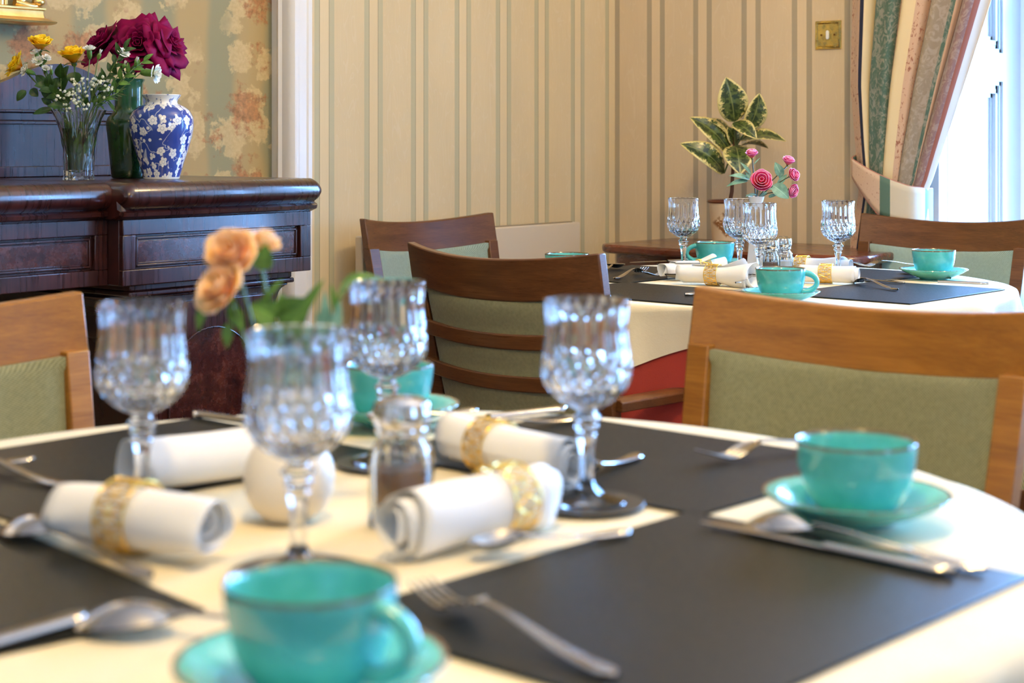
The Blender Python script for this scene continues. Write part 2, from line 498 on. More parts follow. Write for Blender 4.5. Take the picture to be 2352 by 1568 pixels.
# skirting and cornice
def mould(name, pts, sec, mat=M['white_paint']):
    return room(MB().sweep(pts, sec), name, mat)
SK = [(0, 0), (.022, 0), (.022, .12), (.014, .145), (.006, .16), (0, .16)]
mould('baseboard_left', [(XL, SPLIT, 0), (XL, YB, 0)], SK)
mould('baseboard_sideboard_side', [(XF, YF, 0), (XF, SPLIT, 0)], SK)
mould('baseboard_window_side', [(XL, YB, 0), (XR, YB, 0)], SK)
mould('baseboard_right', [(XR, YB, 0), (XR, YF, 0)], SK)
CO = [(0, 0), (.02, 0), (.03, .03), (.07, .07), (.09, .085), (.09, .1), (0, .1)]
for nm, p in (('left', [(XL, SPLIT, ZC - .1), (XL, YB, ZC - .1)]), ('sideboard_side', [(XF, YF, ZC - .1), (XF, SPLIT, ZC - .1)]), ('window_side', [(XL, YB, ZC - .1), (XR, YB, ZC - .1)])):
    mould('trim_cornice_' + nm, p, CO)
# white architrave standing where the two papers meet: profile in plan, extruded upwards
def plan_extrude(prof, z0, z1):
    mb = MB(); n = len(prof)
    vs = [(x, y, z0) for x, y in prof] + [(x, y, z1) for x, y in prof]
    fs = [(i, (i + 1) % n, n + (i + 1) % n, n + i) for i in range(n)] + [tuple(range(n)), tuple(range(2 * n - 1, n - 1, -1))]
    return mb.add(vs, fs)
a0 = SPLIT
prof = [(-.07, 0), (-.07, -.004), (-.045, -.004), (-.043, -.012), (-.034, -.016), (-.026, -.010), (-.006, -.010), (.004, -.006), (.010, .0), (.012, .008), (.010, .016), (.006, .020), (.006, .044), (.010, .048), (.010, .060), (.004, .066), (0, .066)]
room(plan_extrude([(XL + p, a0 + q) for p, q in prof], 0, ZC - .1), 'trim_architrave', M['white_paint'])

# ---- window 1: panelled shutter linings, sash frame, panes
def window(n, win, side):
    """built in a local frame: x across, y outwards from the room surface (0) to the outside (WALLT), z up"""
    x0, x1, z0, z1 = win
    if side == 'front':
        root_loc, rz = (0, 0, 0), RA
        P = lambda x, y, z: (x, YB + y, z)
    else:
        root_loc, rz = (0, 0, 0), RA
        P = lambda x, y, z: (XR + y, x, z)
    root = bpy.data.objects.new('window_%d' % n, None); link(root); root['kind'] = 'structure'
    root.rotation_euler = (0, 0, RA)
    def bx(mb, a, b, c, d, e, f):
        p = P(a, c, e); q = P(b, d, f)
        mb.box(min(p[0], q[0]), max(p[0], q[0]), min(p[1], q[1]), max(p[1], q[1]), e, f)
    # linings: stiles and rails standing proud of recessed panels
    def lining(xf, sgn):
        mb = MB(); pn = MB()
        bx(pn, xf, xf + sgn * .010, .0, WALLT - .10, z0, z1)
        stiles = [(.0, .055), (.46, WALLT - .10)]
        for (a, b) in stiles: bx(mb, xf, xf + sgn * .034, a, b, z0, z1)
        rails = [(z0, z0 + .14), (1.223, 1.308), (z1 - .12, z1)]
        for (a, b) in rails: bx(mb, xf, xf + sgn * .034, .055, .46, a, b)
        # stepped mouldings round each panel
        for (za, zb) in ((z0 + .14, 1.223), (1.308, z1 - .12)):
            for (off, dep) in ((0, .027), (.012, .020), (.024, .026), (.036, .015)):
                w = .012
                ya, yb = .055 + off, .46 - off
                for (c, d, e, f) in ((ya, ya + w, za + off, zb - off), (yb - w, yb, za + off, zb - off), (ya, yb, za + off, za + off + w), (ya, yb, zb - off - w, zb - off)):
                    bx(mb, xf, xf + sgn * dep, c, d, e, f)
        mb.build('shutter_frame', M['shutter_paint'], root, smooth=0)
        pn.build('shutter_panel', M['shutter_paint'], root, smooth=0)
    lining(x0, 1); lining(x1, -1)
    mb = MB(); bx(mb, x0, x1, 0, WALLT - .1, z1 - .02, z1); bx(mb, x0, x1, -.04, WALLT - .1, z0, z0 + .03); mb.build('window_sill', M['white_paint'], root, bevel=.004)
    # sash box, two sashes with glazing bars
    yf = WALLT - .10
    mb = MB()
    for (a, b) in ((x0, x0 + .09), (x1 - .09, x1)): bx(mb, a, b, yf, yf + .09, z0, z1)
    bx(mb, x0 + .09, x1 - .09, yf, yf + .09, z1 - .08, z1); bx(mb, x0 + .09, x1 - .09, yf, yf + .09, z0, z0 + .07)
    bx(mb, x0 + .09, x0 + .105, yf - .012, yf + .01, z0, z1); bx(mb, x1 - .105, x1 - .09, yf - .012, yf + .01, z0, z1)
    mb.build('window_frame', M['white_paint'], root, bevel=.003)
    zm = (z0 + z1) / 2
    for k, (za, zb, yo) in enumerate(((z0 + .07, zm + .02, .02), (zm - .02, z1 - .08, .055))):
        mb = MB(); xa, xb = x0 + .09, x1 - .09; w = .045
        bx(mb, xa, xa + w, yf + yo, yf + yo + .03, za, zb); bx(mb, xb - w, xb, yf + yo, yf + yo + .03, za, zb)
        bx(mb, xa + w, xb - w, yf + yo, yf + yo + .03, za, za + w); bx(mb, xa + w, xb - w, yf + yo, yf + yo + .03, zb - w, zb)
        for i in (1, 2): xc = xa + (xb - xa) * i / 3; bx(mb, xc - .009, xc + .009, yf + yo + .004, yf + yo + .028, za + w, zb - w)
        zc = (za + zb) / 2; bx(mb, xa + w, xb - w, yf + yo + .0065, yf + yo + .0255, zc - .009, zc + .009)
        mb.build('sash', M['white_paint'], root)
        pn = MB(); bx(pn, xa + .01, xb - .01, yf + yo + .014, yf + yo + .017, za + .01, zb - .01); pn.build('window_pane', M['pane'], root, smooth=0)
    # architrave on the room side
    ar = MB()
    for (a, b, c, d) in ((x0 - .11, x0, z0 - .02, z1 + .11), (x1, x1 + .11, z0 - .02, z1 + .11), (x0, x1, z1, z1 + .11)):
        bx(ar, a, b, -.022, 0, c, d)
    ar.build('window_architrave', M['white_paint'], root, bevel=.006)
    return root
window(1, WIN1, 'front'); window(2, WIN2, 'front'); window(3, WIN3, 'front'); window(4, WIN4, 'side')

# ================================================================== CURTAIN beside window 1
def colourstops(c, stops):
    return c.ramp(None, stops, 'CONSTANT')
def curtain_mat():
    t = NT('curtain_chintz')
    uv = t.coord('UV'); s = t.sep(uv)
    pink, cream, navy, green, mauve, grey, pipe, lining = (lin(206, 172, 146), lin(226, 204, 160), lin(34, 38, 60), lin(78, 104, 92), lin(140, 112, 112), lin(150, 136, 118), lin(150, 84, 60), lin(214, 198, 176))
    base = t.ramp(s[0], [(0, pink), (.135, navy), (.152, cream), (.235, green), (.39, pink), (.463, cream), (.534, pink), (.665, navy), (.683, grey), (.75, green), (.772, pink), (.82, mauve), (.925, pipe), (.938, lining)], 'CONSTANT')
    speck = t.ramp(s[0], [(0, (1, 1, 1, 1)), (.135, (0, 0, 0, 1)), (.39, (1, 1, 1, 1)), (.463, (0, 0, 0, 1)), (.534, (1, 1, 1, 1)), (.665, (0, 0, 0, 1))], 'CONSTANT')
    dam = t.ramp(s[0], [(0, (0, 0, 0, 1)), (.235, (1, 1, 1, 1)), (.39, (0, 0, 0, 1)), (.683, (1, 1, 1, 1)), (.772, (0, 0, 0, 1)), (.82, (1, 1, 1, 1)), (.925, (0, 0, 0, 1))], 'CONSTANT')
    P = t.comb(t.m('MULTIPLY', s[0], .95), s[1])
    nz = t.noise(P, 75, 3, 0.75); cl = t.noise(P, 12, 2)
    sp = t.m('MULTIPLY', t.mr(t.m('ADD', nz, t.m('MULTIPLY', cl, .35)), .745, .79), speck)
    sp = t.m('MULTIPLY', sp, .8)
    c = t.mix(sp, base, lin(140, 72, 52))
    ww = t.noise(P, 40, 3, 0.6, 1.6); dm = t.m('MULTIPLY', t.mr(ww, .46, .60), dam)
    c = t.mix(t.m('MULTIPLY', dm, .36), c, lin(196, 182, 168))
    f = t.noise(P, 600, 2)
    t.set(color=c, rough=.75, spec=.25, sheen=.2); t.bump(f, .2, .001)
    return t.mat
M['chintz'] = curtain_mat()
CY = YB - .10
ZTIE = .93
def lerp(a, b, t): return a + (b - a) * t
def curt(u, v):
    z = lerp(2.58, .03, v)
    # left and right edge of the gathered cloth at height z
    if z > ZTIE:
        k = (z - ZTIE) / (2.58 - ZTIE)
        xl = lerp(-2.068, -2.107, min(1, k * 6) ** .7)
        xr = lerp(-1.865, -1.34, k) if k < .36 else -1.676 + .045 * sin(min(1, (k - .36) / .3) * pi / 2)
        am = lerp(.012, .036, min(1, k * 2))
        xr += .012 * sin(pi * min(1, k * 1.4))
    else:
        k = (ZTIE - z) / ZTIE
        xl = lerp(-2.068, -2.11, min(1, k * 4)); xr = lerp(-1.88, -1.84, min(1, k * 2)); am = lerp(.012, .022, k)
    x = lerp(xl, xr, u)
    fold = sin(2 * pi * 5.1 * u + .6) + .45 * sin(2 * pi * 9.3 * u + 1.4 + .5 * z)
    return (x + .010 * cos(2 * pi * 5.1 * u + .6), CY - .005 + am * fold * .8 - .03 * sin(pi * u), z)
cu = thing('curtain', 'floral striped curtain gathered to the side of the bright window', 'curtain', (0, 0, 0), RA)
mb = MB().grid(curt, 150, 70)
# scale v of the uv to metres so the pattern keeps its proportions
mb.uv = {k: (a, b * 2.55) for k, (a, b) in mb.uv.items()}
cb = mb.build('drape', M['chintz'], cu, smooth=180, solid=.002)
def heading(u, v):
    x, y, z = curt(u, 0); return (x, y, 2.58 + .06 * v)
mb = MB().grid(heading, 150, 2); mb.uv = {k: (a, b) for k, (a, b) in mb.uv.items()}
mb.build('heading', M['chintz'], cu, smooth=180, solid=.004)
# tieback: a shaped band looping from a hook on the wall round the front of the cloth
def tie_mat():
    t = NT('tieback_chintz'); s = t.sep(t.coord('UV'))
    base = t.ramp(s[0], [(0, lin(70, 96, 84)), (.07, lin(206, 176, 150)), (.52, lin(84, 112, 98)), (.66, lin(206, 194, 170)), (.965, lin(110, 140, 132))], 'CONSTANT')
    nz = t.noise(t.vscale(t.coord('UV'), (1, .35, 1)), 34, 3, .75)
    m_ = t.m('MULTIPLY', t.mr(nz, .62, .66), t.ramp(s[0], [(0, (0, 0, 0, 1)), (.07, (1, 1, 1, 1)), (.52, (0, 0, 0, 1))], 'CONSTANT'))
    t.set(color=t.mix(t.m('MULTIPLY', m_, .75), base, lin(140, 78, 60)), rough=.75); return t.mat
def tieb(u, v):
    # centre line from the hook (left, high) down round the gathered cloth to the right
    x = lerp(-2.085, -1.875, u)
    top = lerp(1.006, .916, u) - .006 * sin(pi * u)
    h = lerp(.035, .100, min(1, u * 2.0)) 
    e = max(0, (u - .88) / .12); e0 = max(0, (.1 - u) / .1)
    y = CY - .050 - .022 * sin(pi * u) + .075 * e * e + .06 * e0 * e0
    return (x + .008 * sin(e * pi / 2), y, top - h * (1 - v) - .010 * sin(pi * u) * (1 - v))
mb = MB().grid(tieb, 40, 6); mb.build('tieback', tie_mat(), cu, smooth=180, solid=.005)
def tedge(v):
    return [Vector(tieb(i / 30, v)) for i in range(31)]
mb = MB(); mb.tube(tedge(0), .0028, 6); mb.tube(tedge(1), .0022, 6); mb.build('piping', simple('rose_piping', lin(176, 120, 104), .7), cu, smooth=180)
mb = MB().tube([(-2.10, YB, .985), (-2.10, YB - .04, .985), (-2.098, YB - .05, .99), (-2.094, YB - .09, .99)], .004, 8); mb.build('hook', M['brass'], cu)
cr = thing('curtain_pole', 'brass curtain pole above the bright window', 'curtain pole', (0, 0, 0), RA)
MB().tube([(-2.3, YB - .11, 2.66), (-.3, YB - .11, 2.66)], .014, 16).build('pole', M['brass'], cr)
for x in (-2.3, -.3): MB().ball((x, YB - .11, 2.66), .03).build('finial', M['brass'], cr)
for x in (-2.2, -.4): MB().box(x - .01, x + .01, YB - .12, YB, 2.645, 2.66).build('bracket', M['brass'], cr)

# ================================================================== BRASS SWITCH PLATE on the window wall
sw = thing('light_switch', 'square brass light switch with white rocker on striped wall', 'light switch', rw(-2.219, YB, 1.353), RA)
mb = MB(); h = .041
for (r0, r1, ya, yb) in ((h, h - .0045, 0, -.006), (h - .0045, h - .009, -.006, -.0075)):
    pass
def ringplate(mb, lv):
    for (ra, ya), (rb, yb) in zip(lv[:-1], lv[1:]):
        A = [(-ra, ya, -ra), (ra, ya, -ra), (ra, ya, ra), (-ra, ya, ra)]; B = [(-rb, yb, -rb), (rb, yb, -rb), (rb, yb, rb), (-rb, yb, rb)]
        mb.add(A + B, [(i, (i + 1) % 4, 4 + (i + 1) % 4, 4 + i) for i in range(4)])
    r, y = lv[-1]
    mb.add([(-r, y, -r), (r, y, -r), (r, y, r), (-r, y, r)], [(0, 1, 2, 3)])
ringplate(mb, [(h, 0), (h, -.004), (h - .002, -.007), (h - .006, -.008), (h - .009, -.0045), (h - .010, -.0045)])
mb.build('plate', M['brass'], sw, smooth=25)
def stadium(cx, cz, r, hh, y0, y1, n=16):
    pr = [(cx + r * cos(a), cz + hh + r * sin(a)) for a in [pi * i / n for i in range(n + 1)]] + [(cx + r * cos(a), cz - hh + r * sin(a)) for a in [pi + pi * i / n for i in range(n + 1)]]
    k = len(pr); mb = MB()
    mb.add([(x, y0, z) for x, z in pr] + [(x, y1, z) for x, z in pr], [(i, (i + 1) % k, k + (i + 1) % k, k + i) for i in range(k)] + [tuple(range(k, 2 * k))])
    return mb
stadium(0, 0, .0058, .009, -.0045, -.0062).build('rocker_surround', M['brass'], sw)
stadium(0, 0, .0045, .0085, -.0060, -.0100).build('rocker', M['porcelain'], sw, bevel=.0008)
for x in (-.021, .021):
    MB().tube([(x, -.004, 0), (x, -.0062, 0)], .0030, 12).build('screw', simple('screw_brass', lin(120, 84, 40), .35, metal=.8), sw)

# ================================================================== RADIATOR on the left wall
ra = thing('radiator', 'flat cream radiator low on the striped wall', 'radiator', rw(XL, 3.535, 0), RA)
MB().box(.030, .056, -.475, .482, .17, .80).build('front_panel', M['radiator'], ra, bevel=.004)
mb = MB()
mb.box(.036, .050, -.45, .45, .8005, .803)
mb.build('top_grille', simple('radiator_grille', lin(150, 136, 112), .4), ra)
for y in (-.28, .28): MB().box(0.001, .032, y - .02, y + .02, .55, .6).build('bracket', M['chrome'], ra)
for y in (-.44, .44): MB().tube([(.043, y, .17), (.043, y, .0)], .008, 10).build('pipe', M['chrome'], ra)

# ================================================================== SIDE TABLE with the rubber plant
stb = thing('side_table', 'low polished mahogany side table in the corner under the potted plant', 'side table', rw(-2.33, 4.06, 0), RA)
def bow(i, n=24):
    t_ = -1 + 2 * i / n
    return (t_ * .425, -.19 - .045 * (1 - t_ * t_) + (.03 if abs(t_) > .999 else 0))
def tabletop(off, z0, z1):
    pr = [(.40 + off, .20), (-.40 - off, .20)] + [(bow(i)[0] * (1 + off / .425), bow(i)[1] - off) for i in range(25)]
    n = len(pr); mb = MB()
    return mb.add([(x, y, z0) for x, y in pr] + [(x, y, z1) for x, y in pr], [(i, (i + 1) % n, n + (i + 1) % n, n + i) for i in range(n)] + [tuple(range(n)), tuple(range(2 * n - 1, n - 1, -1))])
tabletop(0, .722, .748).build('top', M['table_wood'], stb, bevel=.008)
tabletop(-.03, .63, .722).build('apron', M['table_wood'], stb, bevel=.002)
MB().box(-.2, .2, -.212, -.20, .65, .705).build('drawer', M['mahogany'], stb, bevel=.003)
for sx in (-1, 1):
    for y in (-.13, .16):
        MB().tube([(sx * .36, y, .63), (sx * .36, y, .5), (sx * .36, y, .2), (sx * .36, y, 0)], [.024, .022, .018, .013], 12).build('leg', M['table_wood'], stb)

pot = thing('potted_plant', 'variegated rubber plant in a cream pot on the corner side table', 'potted plant', (0, 0, 0))
PX, PY, PZ = rw(-2.42, 4.055, .75).x, rw(-2.42, 4.055).y, .749
t = NT('floral_pot'); s = t.sep(t.coord()); 
pn = t.noise(t.coord(), 60, 3, .7); v = t.node('ShaderNodeVectorMath', operation='DISTANCE'); t.l.new(t.coord(), v.inputs[0]); v.inputs[1].default_value = (.0, -.055, .062)
vx = t.sep(t.coord()); e = t.m('ADD', t.m('MULTIPLY', t.m('ABSOLUTE', t.m('ADD', vx[0], .006)), 25), t.m('MULTIPLY', t.m('ABSOLUTE', t.m('SUBTRACT', vx[2], .064)), 22))
spr = t.m('MULTIPLY', t.mr(e, .95, 1.15, 1, 0), t.mr(pn, .45, .48)); spr = t.m('MULTIPLY', spr, t.mr(vx[1], -.01, 0, 1, 0))
t.set(color=t.mix(spr, lin(214, 192, 160), lin(138, 94, 52)), rough=.3, coat=.3); M['floral_pot'] = t.mat
mb = MB().lathe([(0, .002), (.040, 0), (.045, .004), (.0475, .02), (.0555, .112), (.0580, .120), (.0560, .126), (.0530, .122), (.0515, .108), (.048, .1), (0, .1)], 48)
po = mb.build('pot', M['floral_pot'], pot, loc=(PX, PY, PZ))
MB().lathe([(.0545, .1225), (.0592, .1195), (.0610, .124), (.0592, .1285), (.0545, .127), (.0525, .1235)] , 48).build('pot_rim', simple('pot_rim_brown', lin(96, 52, 34), .3), pot, loc=(PX, PY, PZ))
MB().lathe([(0, .112), (.052, .112)], 32).build('soil', simple('potting_soil', (.02, .013, .01, 1), .95), pot, loc=(PX, PY, PZ))

def at(px, py, Y):
    """world point seen at pixel px, py of the photograph at distance Y"""
    return Vector(((px - CX) * Y / FPX, Y, CAMH + (HY - py) * Y / FPX))

def leaf_mb(mb, base, tip, width, normal, bend=.12, fold=.15, nu=6, nv=12, shape=.85, twist=0, tipx=1.6):
    """a leaf blade from base to tip; normal = rough facing of its upper side"""
    base = Vector(base); tip = Vector(tip); ax = tip - base; L = ax.length; ax.normalize()
    nrm = Vector(normal); nrm = (nrm - ax * nrm.dot(ax))
    if nrm.length < 1e-4: nrm = ax.orthogonal()
    nrm.normalize(); sd = ax.cross(nrm)
    if twist: R_ = Matrix.Rotation(twist, 3, ax); nrm = R_ @ nrm; sd = R_ @ sd
    def f(u, v):
        w = (sin(pi * v ** shape)) ** .62 * (1 if v < .5 else 1 - .35 * ((v - .5) * 2) ** tipx) if 0 < v < 1 else 0
        x = (u - .5) * 2
        return base + ax * (L * v) + sd * (x * width / 2 * w) + nrm * (bend * L * sin(pi * v) + fold * width * abs(x) * w - .15 * bend * L * v * v)
    return mb.grid(f, nu, nv)

def varieg():
    t = NT('variegated_leaf'); s = t.sep(t.coord('UV'))
    x = t.m('MULTIPLY', t.m('ABSOLUTE', t.m('SUBTRACT', s[0], .5)), 2)
    n = t.noise(t.comb(t.m('MULTIPLY', s[0], 2.2), t.m('MULTIPLY', s[1], 5)), 2.2, 4, .75)
    e = t.m('ADD', x, t.m('MULTIPLY', t.m('SUBTRACT', n, .5), 2.1))
    e = t.m('ADD', e, t.m('MULTIPLY', t.mr(s[1], .86, 1.0), .6))
    mg = t.mr(e, .70, .76)
    n2 = t.noise(t.comb(t.m('MULTIPLY', s[0], 3), t.m('MULTIPLY', s[1], 6)), 1.6, 2)
    g = t.mix(t.mr(n2, .48, .52), lin(40, 58, 26), lin(84, 98, 44))
    mid = t.mr(x, .02, .06, 1, 0)
    g = t.mix(t.m('MULTIPLY', mid, .6), g, lin(140, 146, 80))
    t.set(color=t.mix(mg, g, lin(222, 206, 132)), rough=.3, coat=.2); return t.mat
M['varieg'] = varieg()
M['stem_brown'] = simple('woody_stem', lin(92, 52, 30), .6)
PLY = PY
cen = at(1690, 325, PLY)
lv = [ # tip px, base px, width m, facing normal, bend
    ((1668, 177), (1687, 280), 0.091, (0.05, -1, .2), .10, 0),
    ((1745, 214), (1716, 300), 0.071, (.45, -1, .1), .12, .0),
    ((1585, 268), (1676, 352), 0.074, (-.1, -.8, .8), .14, .0),
    ((1612, 272), (1681, 322), 0.057, (-.3, -.5, 1), .16, .3),
    ((1563, 328), (1663, 398), 0.071, (-.1, -.8, .55), .20, .0),
    ((1806, 323), (1700, 322), 0.071, (0, -.65, .9), .12, -.15),
    ((1738, 318), (1684, 282), 0.051, (.2, -1, .3), .12, 0),
    ((1765, 340), (1700, 335), 0.062, (.1, -.3, 1), .10, -.5),
    ((1700, 400), (1690, 335), 0.088, (0, -1, .3), .12, 0),
    ((1672, 290), (1690, 335), 0.048, (-.6, -1, .2), .10, .9),
]
for k, (tp_, bp_, w, nr, bd, tw) in enumerate(lv):
    dy = (-.02, .0, .01, .03, -.01, .0, -.045, .03, -.05, .02)[k]
    B = at(bp_[0], bp_[1], PLY + dy * .4); T = at(tp_[0], tp_[1], PLY + dy * 1.5 - .02)
    mb = MB(); leaf_mb(mb, B, T, w, nr, bd, .10, 8, 16, .9, tw, tipx=2.6)
    lf = mb.build('leaf', M['varieg'], pot, smooth=180, solid=.0007, fixn=False)
    mb = MB(); mb.tube([B, (B + cen) / 2 + Vector((0, 0, -.004)), cen + Vector((0, 0, -.01 - .004 * k))], .0024, 6); mb.build('petiole', simple('petiole_green', lin(92, 104, 52), .5) if k == 0 else bpy.data.materials['petiole_green'], pot)
MB().tube([Vector((PX, PY, PZ + .1)), at(1681, 440, PLY), at(1684, 380, PLY), at(1688, 320, PLY), at(1689, 285, PLY)], [.006, .0055, .005, .0045, .003], 10).build('stem', M['stem_brown'], pot)

# ================================================================== SIDEBOARD
SBX, SBA = XF, 1.955          # local origin: wall foot, at the left end of the right pedestal
sb = thing('sideboard', 'dark polished mahogany sideboard against the floral wallpaper', 'sideboard', rw(SBX + .001, 0, 0), RA)
D = .585
A1, A0 = 2.452, 1.958         # right pedestal drawer block
LA1, LA0 = .575, .081          # mirror pedestal at the other end
MID = (A0 + LA1) / 2
ZT = .968
RO = .024
def rollsec():
    s_ = [(0, 0)]
    return s_
def rollprof(front, ztop):
    """profile (x, z): a flat top whose front edge is a torus roll with a bead beneath"""
    p = [(0.0, ztop - .05), (0.0, ztop)]
    cx_, cz_ = front - .026, ztop - .026
    for i in range(15):
        a = pi / 2 - pi * i / 14 * .95
        p.append((cx_ + .026 * cos(a), cz_ + .026 * sin(a)))
    p += [(front - .020, ztop - .054), (front - .012, ztop - .057), (front - .014, ztop - .064), (front - .030, ztop - .070), (front - .04, ztop - .072), (0.0, ztop - .072)]
    return p
def slab(y0, y1, front, name):
    mb = MB(); p = rollprof(front, ZT); n = len(p)
    ys = [y0, y1]
    # rounded ends: the roll returns down the end
    segs = [(y0, 0)] + [(y0 + .02 * (1 - cos(pi / 2 * i / 4)) , 0) for i in range(1, 5)]
    rings = []
    def ring(y, shrink):
        return [((x - shrink if x > .1 else x), y, z) for x, z in p]
    prof_end = [(0, .020), (.004, .010), (.010, .004), (.020, 0)]
    lo = [(y0 + a, b) for a, b in prof_end]; hi = [(y1 - a, b) for a, b in reversed(prof_end)]
    allr = lo + hi
    vs = []
    for (y, sh) in allr:
        zc = ZT - .026
        for (x, z) in p:
            f = 1 - sh / .026
            if x > .1: vs.append((x - sh * .6, y, (zc + (z - zc) * max(f, .35)) if z > ZT - .054 else z + (0 if sh < .015 else .003)))
            else: vs.append((x, y, min(z, ZT - sh * .35)))
    fs = []
    for r in range(len(allr) - 1):
        for i in range(n): fs.append((r * n + i, r * n + (i + 1) % n, (r + 1) * n + (i + 1) % n, (r + 1) * n + i))
    fs.append(tuple(range(n))); fs.append(tuple((len(allr) - 1) * n + i for i in reversed(range(n))))
    mb.add(vs, fs); return mb.build('top', M['mahogany'], sb, smooth=30)
slab(A0 - .012, A1 + .012, D, 'top'); slab(LA0 - .012, LA1 + .012, D, 'top')
slab(LA1 - .004, A0 + .004, D - .045, 'top')
def drawer_block(y0, y1, x1, z0, z1):
    MB().box(0, x1 - .012, y0, y1, z0, z1).build('carcass', M['mahogany'], sb, bevel=.002)
    # drawer front: outer frame, sunk moulding, burr panel
    dr = MB()
    m_ = .030
    xo = x1
    for (a, b, c, d) in ((y0, y1, z1 - m_, z1), (y0, y1, z0, z0 + m_), (y0, y0 + m_, z0 + m_, z1 - m_), (y1 - m_, y1, z0 + m_, z1 - m_)):
        dr.box(x1 - .012, x1, a, b, c, d)
    o = dr.build('drawer', M['mahogany'], sb, bevel=.0015)
    b2 = MB()
    for off, dep in ((0, .003), (.005, .007), (.009, .004)):
        w = .004; a, b, c, d = y0 + m_ + off, y1 - m_ - off, z0 + m_ + off, z1 - m_ - off
        for q in ((a, b, d - w, d), (a, b, c, c + w), (a, a + w, c, d), (b - w, b, c, d)):
            b2.box(x1 - .012, x1 - .012 + dep, *q)
    b2.build('beading', M['mahogany'], o, bevel=.001)
    MB().box(x1 - .0118, x1 - .0080, y0 + m_ + .012, y1 - m_ - .012, z0 + m_ + .012, z1 - m_ - .012).build('burr_panel', M['mahogany_burr'], o, bevel=.001)
    return o
ZD0, ZD1 = .772, .898
drawer_block(A0, A1, D - .03, ZD0, ZD1); drawer_block(LA0, LA1, D - .03, ZD0, ZD1)
md = drawer_block(LA1, A0, D - .075, ZD0, ZD1)
def pedestal(y0, y1):
    mb = MB()
    # neck mouldings under the drawer block, all round
    for (o, za, zb) in ((.022, .758, .772), (.018, .748, .758), (.028, .742, .748)):
        mb.box(0, D - .03 - o, y0 + o + .012, y1 - o - .012, za, zb)
    mb.build('neck_moulding', M['mahogany'], sb, bevel=.003)
    body = MB().box(.024, D - .075, y0 + .065, y1 - .065, .09, .742)
    b = body.build('cupboard', M['mahogany'], sb, bevel=.002)
    # concave corbel brackets at both sides of the front
    for (ys, sg) in ((y1 - .065, 1), (y0 + .065, -1)):
        n = 10; pr = [(0, .742), (.033, .742)] + [(.030 - .028 * sin(pi / 2 * i / n), .738 - .062 * (1 - cos(pi / 2 * i / n)) ) for i in range(n + 1)] + [(.003, .66), (0, .655)]
        k = len(pr); c = MB()
        c.add([(0.0, ys + sg * a, z) for a, z in pr] + [(D - .075, ys + sg * a, z) for a, z in pr], [(i, (i + 1) % k, k + (i + 1) % k, k + i) for i in range(k)] + [tuple(range(k)), tuple(range(2 * k - 1, k - 1, -1))])
        c.build('corbel', M['mahogany'], sb, smooth=40)
    # arched door
    w = (y1 - y0 - .13) / 2; yc = (y0 + y1) / 2
    d = MB().box(D - .075, D - .062, yc - w + .012, yc + w - .012, .10, .728).build('door', M['mahogany'], sb, bevel=.002)
    n = 24; r = w - .07; zc = .56
    pr = [(yc + r * cos(pi * i / n), zc + r * sin(pi * i / n)) for i in range(n + 1)] + [(yc - r, .15), (yc + r, .15)]
    k = len(pr); a = MB(); a.add([(D - .062, y, z) for y, z in pr] + [(D - .058, y, z) for y, z in pr], [(i, (i + 1) % k, k + (i + 1) % k, k + i) for i in range(k)] + [tuple(range(k, 2 * k))])
    a.build('door_panel', M['mahogany_burr'], d, bevel=.001)
    pts = [(D - .058, y, z) for y, z in pr[:n + 1]]; pts = [(D - .058, pts[0][1], .15)] + pts + [(D - .058, pts[-1][1], .15)]
    MB().tube(pts, .0018, 8).build('arch_bead', M['mahogany'], d)
    MB().box(.024, D - .05, y0 + .04, y1 - .04, 0, .09).build('plinth', M['mahogany'], sb, bevel=.004)
pedestal(A0, A1); pedestal(LA0, LA1)
# backboard with a shaped top over each pedestal
def bb_top(y):
    def hump(c): 
        q = abs(y - c)
        return 1.152 + .064 * (cos(pi * min(q, .235) / .235) + 1) / 2
    base_ = 1.152
    return max(hump(2.20), hump(.33), base_)
ys = [LA0 + .01 + (A1 - LA0 - .02) * i / 120 for i in range(121)]
mb = MB(); n = len(ys)
vs = [(.004, y, ZT) for y in ys] + [(.004, y, bb_top(y)) for y in ys] + [(.030, y, bb_top(y)) for y in ys] + [(.030, y, ZT) for y in ys]
fs = []
for i in range(n - 1):
    for k in range(3): fs.append((k * n + i, k * n + i + 1, (k + 1) * n + i + 1, (k + 1) * n + i))
fs += [(0, n, 2 * n, 3 * n), (n - 1, 4 * n - 1, 3 * n - 1, 2 * n - 1)]
mb.add(vs, fs); bo = mb.build('backboard', M['mahogany'], sb, smooth=30)
for (z0, z1, dp) in ((.9685, .992, .046), (1.082, 1.090, .040), (1.090, 1.108, .034), (1.108, 1.114, .042)):
    MB().box(.03, dp, LA0 + .01, A1 - .01, z0, z1).build('backboard_moulding', M['mahogany'], bo, bevel=.002)

# ================================================================== GILT MIRROR above the sideboard
gm = thing('wall_mirror', 'ornate gilt framed mirror hung on floral wallpaper above the sideboard', 'mirror', rw(XF, 0, 0), RA)
ME = 2.160; ML = .35
zb = 1.298
mb = MB()
secm = [(0, 0), (.050, 0), (.062, .003), (.064, .007), (.050, .011), (.036, .016), (.034, .024), (.034, .031), (.040, .033), (.040, .037), (.030, .040), (0, .040)]
mb = MB(); k = len(secm)
